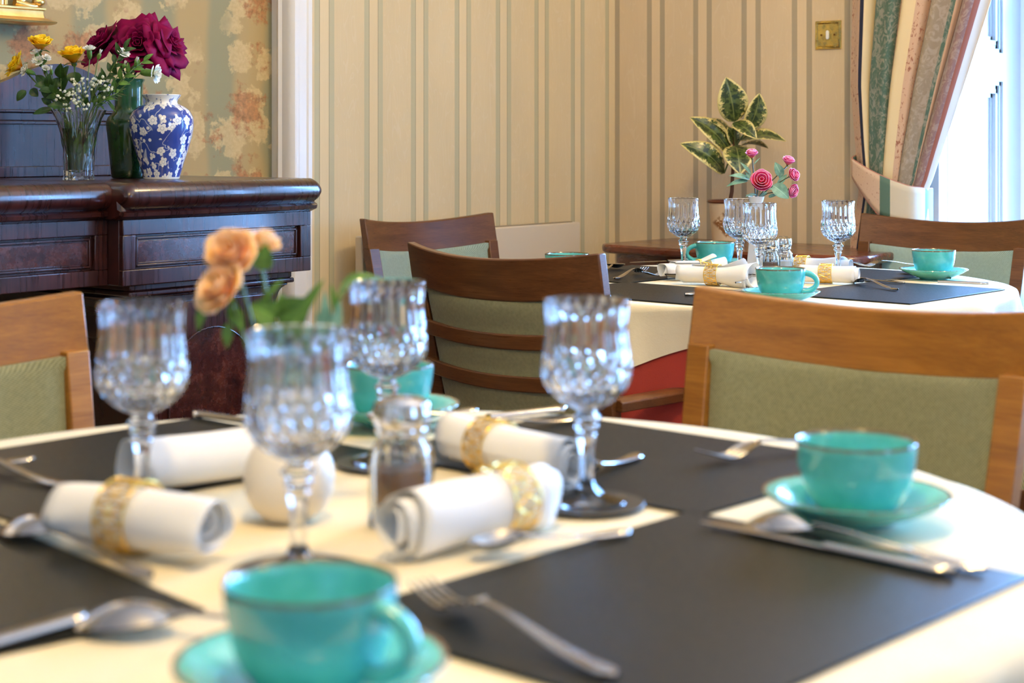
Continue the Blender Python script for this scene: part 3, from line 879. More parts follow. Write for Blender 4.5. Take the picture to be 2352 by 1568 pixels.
# base ledge, stepping in a little at its ends so it reads as a moulded plinth
vs, rings = [], 0
for (y, o) in ((ML, .0), (ME, .0)):
    for (x, z) in secm: vs.append((x, y + (1 if y == ME else -1) * (x - .045) * .5, zb + z))
fs = [(i, (i + 1) % k, k + (i + 1) % k, k + i) for i in range(k)] + [tuple(range(k)), tuple(range(2 * k - 1, k - 1, -1))]
mb.add(vs, fs); mb.build('base_ledge', M['gilt'], gm, smooth=30)
ZM = 2.25
for yc_ in (ME - .110, ML + .110):
    mb = MB(); 
    mb.box(0, .020, yc_ - .024, yc_ + .024, zb + .038, ZM)
    mb.tube([(.020, yc_, zb + .038), (.020, yc_, ZM)], .014, 20)
    mb.tube([(.018, yc_ - .020, zb + .038), (.018, yc_ - .020, ZM)], .0035, 8).tube([(.018, yc_ + .020, zb + .038), (.018, yc_ + .020, ZM)], .0035, 8)
    mb.build('pilaster', M['gilt'], gm)
# scrolled brackets outside the pilasters: an S-scroll with a spiral eye
def scroll(y0, sg):
    mb = MB()
    pts = [(.018, y0 + sg * (.078 - .012 * q), zb + .042 + .006 * q) for q in range(2)]
    sp = []
    for i in range(44):
        a = -pi * .6 + i * .20; r = .022 * (1 - i / 52)
        sp.append((.020, y0 + sg * (.024 + r * cos(a)), zb + .068 + r * sin(a)))
    tail = [(.018, y0 + sg * (.075 + .010 * sin(i)), zb + .044 + .0 * i) for i in range(1)]
    mb.tube([(.016, y0 + sg * .086, zb + .046), (.02, y0 + sg * .062, zb + .041), (.02, y0 + sg * .038, zb + .044)] + sp, [.004, .008, .009] + [.0075 * (1 - i / 70) for i in range(44)], 10)
    mb.ball((.020, y0 + sg * .024, zb + .068), .011, 12, 8)
    up = [(.020, y0 + sg * (.030 + .060 * sin(pi * i / 12) * (1 - i / 40)), zb + .07 + .014 * i) for i in range(22)]
    mb.tube(up, [.004 + .006 * sin(pi * i / 21) for i in range(22)], 10)
    for i in range(4):
        q = i / 3
        mb.tube([(.016, y0 + sg * .012, zb + .10 + .05 * i), (.024, y0 + sg * (.045 + .01 * i), zb + .085 + .05 * i), (.014, y0 + sg * (.085), zb + .105 + .05 * i)], [.003, .009, .002], 8)
    mb.ball((.02, y0 + sg * .078, zb + .052), .012, 12, 8, (1, 1.3, .9))
    mb.build('scroll_bracket', M['gilt'], gm)
scroll(ME - .086, 1); scroll(ML + .086, -1)
MB().box(0, .06, ML, ME, ZM, ZM + .07).build('cornice', M['gilt'], gm, bevel=.008)
t = NT('mirror_glass'); t.set(color=(.9, .9, .9, 1), rough=.01, metal=1.0); M['mirror'] = t.mat
MB().box(0, .012, ML + .134, ME - .134, zb + .04, ZM).build('mirror_glass', M['mirror'], gm)
# ================================================================== TABLES
TZ = .74
E1 = Vector((.669, .743, 0)); E2 = Vector((.743, -.669, 0))
E1.normalize(); E2.normalize()
NC = Vector((-.12, 1.33, 0)); FC = Vector((.52, 3.53, 0))
TR = .535
def tp(px, py, h=0.0):
    """point on (h above) the table plane seen at pixel px, py"""
    Z = FPX * (CAMH - TZ - h) / (py - HY)
    return Vector(((px - CX) * Z / FPX, Z, TZ + h))

def make_table(c, label):
    t_ = thing('dining_table', label, 'table', (c.x, c.y, 0))
    MB().lathe([(0, TZ - .030), (TR - .004, TZ - .030), (TR - .001, TZ - .026), (TR - .001, TZ - .007), (TR - .004, TZ - .0045), (0, TZ - .0045)], 96).build('tabletop', M['chair_dark'], t_)
    MB().lathe([(0, .06), (.05, .06), (.055, .10), (.035, .16), (.04, .4), (.05, .6), (.07, .70), (.2, .708), (0, .709)], 32).build('pedestal', M['chair_dark'], t_)
    for k in range(4):
        a = pi / 4 + k * pi / 2
        MB().tube([(.03 * cos(a), .03 * sin(a), .12), (.2 * cos(a), .2 * sin(a), .075), (.36 * cos(a), .36 * sin(a), .02)], [.03, .026, .02], 10).build('foot', M['chair_dark'], t_)
make_table(NC, 'round pedestal dining table under the nearest white cloth')
make_table(FC, 'round pedestal dining table under the farther white cloth')

def cloth(c, zt, hem, seed, fold_n, amp, off, ns=220, nr=16):
    """flat disc then falling folds; hem(phi) = length of cloth below the edge"""
    rnd = random.Random(seed); ph = [rnd.random() * 6.28 for _ in range(5)]
    R = TR + .004 + off
    mb = MB(); vs = [(c.x, c.y, zt)]; fs = []
    rr = [.12, .25, .38, .47, .52, TR]
    for r in rr:
        for i in range(ns):
            a = 2 * pi * i / ns
            wv = .0006 * sin(7 * a + ph[0]) * (r / TR) ** 4
            vs.append((c.x + r * cos(a), c.y + r * sin(a), zt + wv * 0))
    for j in range(1, nr + 1):
        q = j / nr
        for i in range(ns):
            a = 2 * pi * i / ns
            d = hem(a) * q
            env = min(1, d / .12)
            f = amp * env * (sin(fold_n * a + ph[1]) + .5 * sin((fold_n * 1.7 // 1) * a + ph[2]) + .3 * sin(fold_n * 2.6 // 1 * a + ph[3]))
            if d < .014:
                th = d / .014 * pi / 2; r = R + .003 * sin(th) + f; z = zt - .014 * (1 - cos(th))
            else:
                r = R + .003 + f + .012 * env * min(1, d / .5); z = zt - .014 - (d - .014) * .985
            vs.append((c.x + r * cos(a), c.y + r * sin(a), max(z, .004)))
    for i in range(ns): fs.append((0, 1 + i, 1 + (i + 1) % ns))
    for j in range(len(rr) + nr - 1):
        for i in range(ns):
            a = 1 + j * ns + i; b = 1 + j * ns + (i + 1) % ns
            fs.append((a, b, b + ns, a + ns))
    return mb.add(vs, fs)
ALPHA = radians(-7.6)
def hem_sq(L):
    def h(a):
        q = (a - ALPHA) % (pi / 2)
        if q > pi / 4: q = pi / 2 - q
        return max(.03, L / cos(q) - TR)
    return h
for c, sd, nr_, wl in ((NC, 3, 'near', 'white square tablecloth on the nearest round table'), (FC, 8, 'far', 'white square tablecloth on the farther round table')):
    o = cloth(c, TZ - .0030, lambda a: .70, sd, 14, .022, 0).build('tablecloth', M['red_cloth'], smooth=180, fixn=True)
    tag(o, 'long burgundy tablecloth beneath the white cloth of the %s table' % ('nearest' if nr_ == 'near' else 'farther'), 'tablecloth')
    o = cloth(c, TZ - .0005, hem_sq(.597), sd, 14, .022, .006).build('tablecloth', M['linen'], smooth=180)
    tag(o, wl, 'tablecloth')

# ---- placemats
def placemat(c, ang_dir, label, group, hw=.20, hh=.148):
    ax = Vector(ang_dir).normalized(); ay = Vector((-ax.y, ax.x, 0))
    mb = MB().obox((0, 0, 0), ax * hw, ay * hh, (0, 0, .0011))
    o = mb.build('placemat', M['mat'], bevel=.0008, loc=(c.x, c.y, TZ + .0013))
    return tag(o, label, 'placemat', group)
def mats(C, labels, group, offs):
    dirs = (E2, E1, -E2, -E1)
    for d, lb, (dr, dl) in zip(dirs, labels, offs):
        side = E1 if abs(d.dot(E2)) > .5 else E2
        if lb:
            if dr > .37: side2 = Matrix.Rotation(radians(-7), 3, 'Z') @ side
            else: side2 = side
            placemat(C + d * dr + side * dl, side2, lb, group)
mats(NC, ['dark leather placemat at front right of the nearest table, reflecting blue', 'dark leather placemat at the back right of the nearest table behind the right cup',
          'dark leather placemat at the back left of the nearest table', 'dark leather placemat at the front left of the nearest table under two spoons'],
     'placemats on the nearest table', ((.334, -.01), (.334, 0), (.336, 0), (.372, -.10)))
mats(FC, ['dark placemat at the right of the farther table under the far right cup', 'dark placemat at the back of the farther table beyond the shakers',
          'dark placemat at the back left of the farther table behind the curved chair', 'dark placemat at the front left of the farther table in front of rolled napkin'],
     'placemats on the farther table', ((.336, 0), (.336, 0), (.336, 0), (.336, 0)))

# ================================================================== CRYSTAL GOBLETS
def goblet():
    g = thing('wine_glass', 'x', 'wine glass', (0, 0, 0))
    SEG = 160
    zs = []
    out = [(.0001, 0), (.020, 0), (.0335, .0004), (.0342, .0014), (.0335, .0026), (.024, .0048), (.014, .0080), (.0085, .0125), (.0062, .018), (.0055, .026), (.0056, .036), (.0062, .046), (.0078, .0535), (.0088, .0555), (.0072, .0578), (.0072, .0592), (.0100, .0615), (.0102, .0640), (.0085, .0660), (.0125, .0695), (.0125, .0712), (.0085, .0745), (.0078, .0770)]
    bowlz = [(.0095, .0785), (.0160, .0812), (.0225, .0850), (.0285, .0895), (.0335, .0950), (.0368, .1010), (.0382, .1070), (.0384, .1130), (.0376, .1200), (.0364, .1280), (.0353, .1360), (.0347, .1440), (.0346, .1500), (.0350, .1570), (.0357, .1640), (.0361, .1690)]
    # resample the bowl finely
    fine = []
    for (a, b) in zip(bowlz[:-1], bowlz[1:]):
        n = max(1, int(round(sqrt((b[0] - a[0]) ** 2 + (b[1] - a[1]) ** 2) / .0021)))
        for i in range(n): fine.append((lerp(a[0], b[0], i / n), lerp(a[1], b[1], i / n)))
    fine.append(bowlz[-1])
    rim = [(.0360, .1700), (.0350, .1702), (.0342, .1695)]
    inn = [(.0332, .160), (.0327, .150), (.0330, .140), (.0340, .130), (.0352, .120), (.0357, .110), (.0348, .1025), (.031, .096), (.024, .0905), (.014, .0868), (.0001, .0858)]
    prof = out + fine + rim + inn
    k0 = len(out); k1 = k0 + len(fine)
    arc = [0.0]
    for a, b in zip(prof[:-1], prof[1:]): arc.append(arc[-1] + sqrt((a[0] - b[0]) ** 2 + (a[1] - b[1]) ** 2))
    def tri(x): 
        x = x % 1.0
        return abs(x - .5) * 2
    def mod(t_, z, r, k):
        if k < 6: return r
        if k < k0:
            hx = 1 - .09 * (1 - cos(6 * t_)) / 2                 # faceted stem
            return r * hx
        if k < k1:
            u = t_ / (2 * pi)
            fade = min(1, max(0, (z - .080) / .006))
            if z < .128:                                        # diamond cutting
                s_ = (arc[k] - arc[k0]) / .0125
                d1 = tri(u * 20 + s_ * .5); d2 = tri(u * 20 - s_ * .5)
                cut = max(d1, d2)
                f = min(1, (.128 - z) / .010)
                dia = .0025 * (cut ** 2) * f * fade
                fl = .0014 * (1 - abs(cos(pi * 20 * u))) * (1 - f)
                return r - dia - fl
            f = 1 - min(1, max(0, (z - .155) / .014)) * .8
            return r - .0014 * (1 - abs(cos(pi * 20 * u))) * f   # upright flutes
        return r
    mb = MB().lathe(prof, SEG, mod=mod)
    mb.f.append(tuple(range(SEG))[::-1])
    mb.build('goblet', M['crystal'], g, smooth=16)
    # cut glass base, stem and bowl are one blown piece: name the mesh for it
    return g
g0 = goblet()
def place_glass(x, y, lb, grp, first=[True], rot=0.0, coaster=None):
    if first[0]:
        g0.location = (x, y, TZ + .0044); g0['label'] = lb; g0['group'] = grp; first[0] = False; g = g0; g.rotation_euler = (0, 0, rot)
    else:
        g = dup(g0, (x, y, TZ + .0044), rot, lb, grp)
    o = MB().lathe([(.0001, 0), (.0485, 0), (.0490, .0004), (.0490, .0014), (.0485, .0018), (.0001, .0018)], 48).build('coaster', M['coaster'], loc=(x, y, TZ + .0026))
    tag(o, coaster, 'coaster', 'round dark coasters under the glasses')
    return g
for (x, y, lb, cs, r) in (
        (.0625, 1.372, 'crystal wine glass at the right of the nearest table on a visible coaster', 'round dark coaster under the right glass of the nearest table', .1),
        (-.3055, 1.349, 'crystal wine glass at the left of the nearest table behind gold-ringed napkin', 'round dark coaster under the left glass of the nearest table', .35),
        (-.1505, 1.150, 'crystal wine glass closest to the viewer, behind the front turquoise cup', 'round dark coaster under the front glass of the nearest table', .2),
        (-.1180, 1.545, 'crystal wine glass at the back of the nearest table behind the pepper shaker', 'round dark coaster under the back glass of the nearest table', .0)):
    place_glass(x, y, lb, 'crystal wine glasses on the nearest table', rot=r, coaster=cs)
for (x, y, lb, cs, r) in (
        (.397, 3.78, 'crystal wine glass leftmost on the farther table before the plant pot', 'round dark coaster under the left glass of the farther table', .1),
        (.721, 3.61, 'crystal wine glass rightmost on the farther table', 'round dark coaster under the right glass of the farther table', .4),
        (.527, 3.475, 'crystal wine glass in the middle of the farther table before the white bud vase', 'round dark coaster under the middle glass of the farther table', .2),
        (.519, 3.72, 'crystal wine glass half hidden behind the middle glass of the farther table', 'round dark coaster under the hidden glass of the farther table', .3)):
    place_glass(x, y, lb, 'crystal wine glasses on the farther table', rot=r, coaster=cs)

# ================================================================== CUPS AND SAUCERS
def cup_mesh():
    c = thing('coffee_cup', 'x', 'cup', (0, 0, 0))
    prof = [(.0001, .002), (.023, .002), (.024, 0), (.0265, 0), (.0275, .0025), (.033, .0075), (.0395, .016), (.0438, .028), (.0463, .042), (.0474, .053), (.0478, .0585), (.0474, .0598), (.0464, .0592), (.0455, .053), (.0444, .042), (.0418, .028), (.037, .017), (.029, .009), (.0001, .0065)]
    MB().lathe(prof, 64).build('body', M['cup'], c, smooth=60)
    pts = []
    for i in range(17):
        a = radians(82) - radians(176) * i / 16
        pts.append((.0425 + .0255 * cos(a) * (1 if i < 10 else 1 - .012 * (i - 9)), 0, .0335 + .0175 * sin(a)))
    pts[0] = (.0445, 0, .0515); pts[-1] = (.0385, 0, .0175)
    mb = MB(); mb.tube(pts, [.0046 + .0012 * abs(i - 8) / 8 for i in range(17)], 12, sx=1.25)
    mb.build('handle', M['cup'], c, smooth=60)
    return c
cup0 = cup_mesh()
sau0 = MB().lathe([(.0001, .002), (.024, .0018), (.026, 0), (.030, 0), (.032, .0025), (.048, .0075), (.064, .0150), (.0735, .0205), (.0752, .0218), (.0748, .0232), (.0735, .0234), (.062, .0180), (.046, .0105), (.030, .0060), (.0265, .0060), (.0255, .0048), (.0001, .0048)], 72).build('saucer', M['saucer'], smooth=50)
sau0['category'] = 'saucer'
first = [True]
def place_cup(x, y, rz, zb, lc, ls, gc, gs, saucer=True):
    z = TZ + zb
    if first[0]:
        c = cup0; c.location = (x, y, z + .0052); c.rotation_euler = (0, 0, rz); c['label'] = lc; c['group'] = gc
        s_ = sau0
        first[0] = False
    else:
        c = dup(cup0, (x, y, z + .0052), rz, lc, gc); s_ = dup(sau0) if saucer else None
    if s_:
        s_.location = (x, y, z); s_['label'] = ls; s_['group'] = gs
GN, GF = 'turquoise cups on the nearest table', 'turquoise cups on the farther table'
SN, SF = 'turquoise saucers on the nearest table', 'turquoise saucers on the farther table'
place_cup(-.110, .893, radians(-32), .0026, 'large turquoise cup closest to the viewer at the bottom', 'turquoise saucer under the cup closest to the viewer', GN, SN)
place_cup(.277, 1.312, radians(118), .0026, 'turquoise cup at the right of the nearest table beside the bright cloth', 'turquoise saucer under the right cup of the nearest table', GN, SN)
place_cup(-.132, 1.758, radians(150), .0026, 'turquoise cup at the back of the nearest table behind glass and pepper', 'turquoise saucer under the back cup of the nearest table', GN, SN)
place_cup(.510, 3.10, radians(-8), .0006, 'turquoise cup at the front of the farther table, handle to the right', 'turquoise saucer under the front cup of the farther table', GF, SF)
place_cup(.935, 3.62, radians(80), .0006, 'turquoise cup at the right of the farther table before the far right chair', 'turquoise saucer under the right cup of the farther table', GF, SF)
place_cup(.484, 3.90, radians(188), .0006, 'turquoise cup at the back of the farther table, handle to the left', 'turquoise saucer under the back cup of the farther table', GF, SF)
place_cup(.118, 3.50, radians(90), .0006, 'turquoise cup with only its rim showing above the curved chair back', 'turquoise saucer hidden behind the curved chair back', GF, SF)

# ================================================================== NAPKINS IN GOLD RINGS
def napkin(c, d, L, label, ring_pos, rlabel, seed, slant=.55, R=.0225, flare=0.0, z0=.0012, gname='', flat=0):
    rnd = random.Random(seed)
    d = Vector(d).normalized(); side = Vector((-d.y, d.x, 0))
    turns = 2.6; a0_ = rnd.random() * 6
    def f(u, v):
        a = a0_ + u * turns * 2 * pi
        r = R * (.40 + .60 * u)
        # length of the sheet varies with how far round it is rolled: pointed, slanting ends
        w = L * (1 - slant * abs(u - .5) * 1.0 + .10 * sin(5 * u + seed))
        x = (v - .5) * w
        e = abs(v - .5) * 2
        rr = r * (1 + flare * max(0, (v - .62)) * 2.6 + .10 * e * e * sin(3 * a + seed)) * (1 - .05 * (1 - e))
        zz = rr * sin(a) * (1 - flat * e * e)
        return Vector((0, 0, 0)) + d * x + side * (rr * cos(a)) + Vector((0, 0, zz + R))
    mb = MB().grid(f, 110, 14)
    o = mb.build('napkin', M['napkin'], smooth=180, solid=.0006, loc=(c[0], c[1], TZ + z0 + .0012), fixn=False)
    tag(o, label, 'napkin', 'rolled white napkins ' + gname)
    # ring: an openwork band of triangles between two hoops
    rc = ring_pos * L
    cc = Vector((c[0], c[1], TZ + z0 + .0012 + R)) + d * rc
    rr = R + .0014; hw = .0135; g = MB()
    def pt(a, s_): return d * s_ + side * (rr * cos(a)) + Vector((0, 0, rr * sin(a)))
    for s_ in (-hw, hw): g.tube([pt(2 * pi * i / 40, s_) for i in range(41)], .0009, 6, caps=False)
    n = 12
    for i in range(n):
        a = 2 * pi * i / n; b = 2 * pi * (i + 1) / n; m_ = (a + b) / 2
        for (p, q, s1, s2) in ((a, b, -hw, hw), (b, a, -hw, hw)):
            g.tube([pt(lerp(p, q, k / 4), lerp(s1, s2, k / 4)) for k in range(5)], .0007, 5)
        g.tube([pt(a, -hw), pt(a, hw)], .0007, 5); g.tube([pt(m_, -hw), pt(m_, hw)], .0006, 5)
        g.tube([pt(lerp(a, b, k / 3), 0) for k in range(4)], .0006, 5)
    ro = g.build('napkin_ring', M['gold'], smooth=60, loc=tuple(cc))
    tag(ro, rlabel, 'napkin ring', 'gold openwork napkin rings ' + gname)
gn, gf = 'on the nearest table', 'on the farther table'
napkin((-.030, 1.247), (.71, .70, 0), .168, 'rolled white napkin in the centre of the nearest table, right of the front glass', .20, 'gold lattice ring round the napkin left of the right glass, foremost there', 1, .25, .0262, gname=gn)
napkin((-.002, 1.485), (.62, -.78, 0), .215, 'rolled white napkin lying behind the right glass of the nearest table', -.12, 'gold lattice ring right of the pepper shaker', 2, .5, .0235, gname=gn)
napkin((-.278, 1.215), (.90, -.44, 0), .150, 'rolled white napkin at the left of the nearest table beside a spoon', -.05, 'gold lattice ring below the left glass', 3, .35, .0255, gname=gn, flat=.25)
napkin((-.268, 1.458), (.78, .62, 0), .165, 'rolled white napkin behind the left glass of the nearest table', .33, 'gold lattice ring beside the cream ball vase', 4, .45, .0245, gname=gn)
napkin((.430, 3.455), (.86, -.51, 0), .175, 'rolled napkin with cut-out ring in front on the farther table', -.02, 'gold lattice ring front left on the farther table', 5, .55, .021, .8, gname=gf)
napkin((.402, 3.62), (.95, .30, 0), .150, 'rolled napkin under the leftmost far glass', .16, 'gold lattice ring by the back cup handle of the farther table', 6, .55, .020, .8, gname=gf)
napkin((.690, 3.70), (.86, -.51, 0), .165, 'rolled napkin right of the glass shakers', -.20, 'gold lattice ring right of the glass shakers', 7, .5, .021, .4, gname=gf)
napkin((.678, 3.505), (.92, -.38, 0), .150, 'rolled napkin behind the far front fork, below the rightmost glass', -.02, 'gold lattice ring behind the far front fork', 8, .5, .0195, gname=gf)

# ================================================================== CUTLERY (x along the piece from handle end 0 to tip L)
def handle_mb(mb, L0, L1, w0, w1, z, th=.0012):
    n = 14
    def f(u, v):
        x = lerp(L0, L1, v); w = lerp(w0, w1, min(1, v * 1.15)) * (1 if v > .06 else sqrt(max(.02, 1 - (1 - v / .06) ** 2)))
        a = 2 * pi * u
        return (x, w * cos(a), z(x) + th * (1.0 + .6 * (v < .2)) * sin(a))
    mb.grid(f, 12, n, cu=True); return mb
def mk_spoon(L=.208, bw=.0212, bl=.065, down=False):
    mb = MB(); hx = L - bl + .004
    zf = (lambda x: .0034 + .0085 * sin(pi / 2 * min(1, x / hx)) ** 2) if down else (lambda x: .0036 + .010 * (x / hx) ** 3 if x < hx else .0136)
    handle_mb(mb, 0, hx, .0085, .0033, zf)
    def bowl(top):
        def f(u, v):
            x = lerp(hx - .004, L, v); q = (v - .5) * 2
            w = bw * sqrt(max(0, 1 - abs(q) ** 2.2)) * (1 - .10 * q) + .0002 + (.003 if v < .02 else 0)
            y = (u - .5) * 2 * w
            dep = .0085 * (1 - abs(q) ** 2) * (1 - ((u - .5) * 2) ** 2)
            if down: return (x, y, lerp(.0095, .0008, v) + dep * 1.35 - (.0011 if not top else 0))
            rimz = lerp(.0136, .0105, v)
            return (x, y, rimz - dep - (0 if top else .0011) + (.0006 if top else 0))
        return f
    mb.grid(bowl(True), 14, 20); mb.grid(bowl(False), 14, 20, flip=True)
    return mb.build('spoon', M['steel'], smooth=50, fixn=False)
def mk_fork(L=.205):
    mb = MB(); hx = L - .075
    zf = lambda x: .0034 + .012 * sin(min(1, x / hx) * pi / 2) ** 3
    handle_mb(mb, 0, hx, .0085, .0030, zf)
    def zc(x):                                    # palm dips, tines rise
        q = (x - hx) / .075
        return .0154 - .0125 * sin(min(1, q * 1.5) * pi / 2) ** 2 + .015 * max(0, q - .45) ** 1.4 * 1.6
    def palm(s_):
        def f(u, v):
            x = lerp(hx - .002, hx + .030, v); w = lerp(.003, .0118, sin(min(1, v * 1.25) * pi / 2))
            return (x, (u - .5) * 2 * w, zc(x) + s_ * .0008 - .0012 * (1 - ((u - .5) * 2) ** 2))
        return f
    mb.grid(palm(1), 8, 10); mb.grid(palm(-1), 8, 10, flip=True)
    for k in range(4):
        y = (-1.5 + k) * .0062
        pts = [(hx + .024 + .049 * i / 10, y * (1 - .05 * i / 10), zc(hx + .026 + .049 * i / 10)) for i in range(11)]
        mb.tube(pts, [.0017 - .0008 * (i / 10) ** 2 for i in range(11)], 6, sx=1.05)
    return mb.build('fork', M['steel'], smooth=50, fixn=False)
def mk_knife(L=.218):
    mb = MB(); hx = .105
    def f(u, v):
        x = hx * v; a = 2 * pi * u; w = lerp(.0095, .0065, v) * (1 if v > .05 else sqrt(max(.02, 1 - (1 - v / .05) ** 2)))
        return (x, w * cos(a), .0040 + .0032 * sin(a))
    mb.grid(f, 14, 12, cu=True)
    def bl(u, v):
        x = lerp(hx - .003, L, v); a = 2 * pi * u
        top = .0065 + .0022 * sin(pi * min(1, v * 1.1)); tip = 1 if v < .82 else sqrt(max(0.0, 1 - ((v - .82) / .18) ** 2))
        return (x, .0065 - (.0065 + top) * (.5 - .5 * cos(a)) * (1 if v < .82 else .12 + .88 * tip), .0040 + .0010 * sin(a) * (1 - .4 * v))
    mb.grid(bl, 12, 22, cu=True)
    return mb.build('knife', M['steel'], smooth=50, fixn=False)
PROTO = {'spoon': mk_spoon(), 'spoon_down': mk_spoon(bw=.0225, bl=.068, down=True), 'fork': mk_fork(), 'knife': mk_knife(), 'teaspoon': mk_spoon(.14, .0150, .045)}
LEN = {'spoon': .208, 'spoon_down': .208, 'fork': .205, 'knife': .218, 'teaspoon': .14}
used_ = set()
def cutlery(kind, handle, tip, label, group, z=.0028, flip=False, tilt=0.0, anchor='mid', roll=0.0, zh=0.0):
    """handle, tip: rough ends on the table; true length kept, anchored at the middle / handle / tip"""
    a = Vector(handle); b = Vector(tip); a.z = b.z = 0
    d = (b - a).normalized(); L = LEN[kind]
    if anchor == 'mid': h = (a + b) / 2 - d * L / 2
    elif anchor == 'tip': h = b - d * L
    else: h = a
    if kind in used_:
        o = PROTO[kind].copy(); link(o)
    else:
        o = PROTO[kind]; used_.add(kind)
    o.rotation_mode = 'XYZ'
    o.rotation_euler = (pi if flip else roll, -tilt, atan2(d.y, d.x))
    o.location = (h.x, h.y, TZ + z + zh + (.0135 if flip else 0))
    tag(o, label, 'spoon' if 'spoon' in kind else kind, group)
    return o
CN, CF = 'cutlery on the nearest table', 'cutlery on the farther table'
# nearest table
cutlery('spoon_down', tp(372, 1348), tp(5, 1215), 'dessert spoon at far left of the nearest table beside a ringed napkin', CN)
cutlery('spoon_down', tp(560, 1470), tp(170, 1445), 'spoon with its bowl left of the closest cup', CN, anchor='tip')
cutlery('knife', tp(195, 1435), tp(-320, 1590), 'knife handle entering the picture at bottom left', CN, anchor='handle')
cutlery('fork', tp(158, 1132), tp(-200, 1055), 'fork handle at the left edge of the picture, above the dessert spoon', CN, anchor='handle')
cutlery('spoon', tp(78, 1082), tp(-240, 1130), 'dark spoon handle crossing the fork at the left edge', CN, anchor='handle', zh=.006)
cutlery('knife', tp(445, 962), tp(720, 1005), 'knife on the back left placemat of the nearest table', CN, anchor='handle')
cutlery('teaspoon', tp(1447, 1238), tp(1078, 1290), 'spoon lying across the left edge of the front right placemat', CN)
cutlery('fork', tp(1480, 1600), tp(960, 1385), 'fork right of the closest cup with tines pointing up left', CN, anchor='tip')
cutlery('knife', tp(2198, 1335), tp(1617, 1215), 'knife lying across the front right placemat below a spoon', CN)
cutlery('spoon_down', tp(2240, 1322), tp(1716, 1212), 'spoon lying above the knife on the front right placemat', CN, anchor='tip')
cutlery('fork', tp(1930, 1030), tp(1605, 1075), 'fork left of the right turquoise cup on the nearest table', CN, anchor='tip')
cutlery('teaspoon', tp(1467, 1058), tp(1300, 1125), 'spoon half hidden behind the right glass of the nearest table', CN, anchor='handle')
cutlery('knife', tp(1300, 950), tp(960, 990), 'knife on the back right placemat behind the ringed napkin', CN, anchor='handle')
cutlery('fork', tp(1330, 972), tp(1080, 1010), 'fork in front of the back knife on the nearest table', CN, anchor='handle')
cutlery('teaspoon', tp(1096, 902, .045), tp(900, 985, .02), 'teaspoon resting on the saucer of the back cup', CN, anchor='handle', zh=.022)
# farther table
cutlery('fork', tp(1330, 664), tp(1482, 629), 'fork right of the curved chair back on the farther table', CF, anchor='tip')
cutlery('spoon', tp(1340, 640), tp(1424, 618), 'spoon tip showing right of the curved chair rail on the farther table', CF, anchor='tip')
cutlery('knife', tp(1640, 601), tp(1443, 609), 'knife at the back left of the farther table', CF, anchor='tip')
cutlery('fork', tp(1700, 628), tp(1478, 641), 'fork beneath the front rolled napkin of the farther table', CF, anchor='tip')
cutlery('spoon', tp(1740, 670), tp(1530, 641), 'spoon in front of the far rolled napkin with cut-out ring', CF, anchor='tip')
cutlery('knife', tp(1573, 684), tp(1800, 668), 'knife handle left of the near right chair rail', CF, anchor='handle')
cutlery('fork', tp(2130, 612), tp(1963, 618), 'fork with tines left of the far right cup', CF, anchor='tip')
cutlery('spoon', tp(2225, 652), tp(2078, 628), 'spoon below the far right cup', CF, anchor='tip')
cutlery('knife', tp(2262, 658), tp(2042, 649), 'knife below the far right cup and spoon', CF)
cutlery('fork', tp(2115, 681), tp(1905, 644), 'fork at the front of the farther table with its tines raised left', CF)
cutlery('spoon', tp(2003, 650), tp(1885, 642), 'spoon behind the front fork of the farther table', CF, anchor='tip')
cutlery('teaspoon', tp(1650, 676), tp(1745, 655), 'teaspoon left of the front cup of the farther table', CF, anchor='tip', zh=.010)
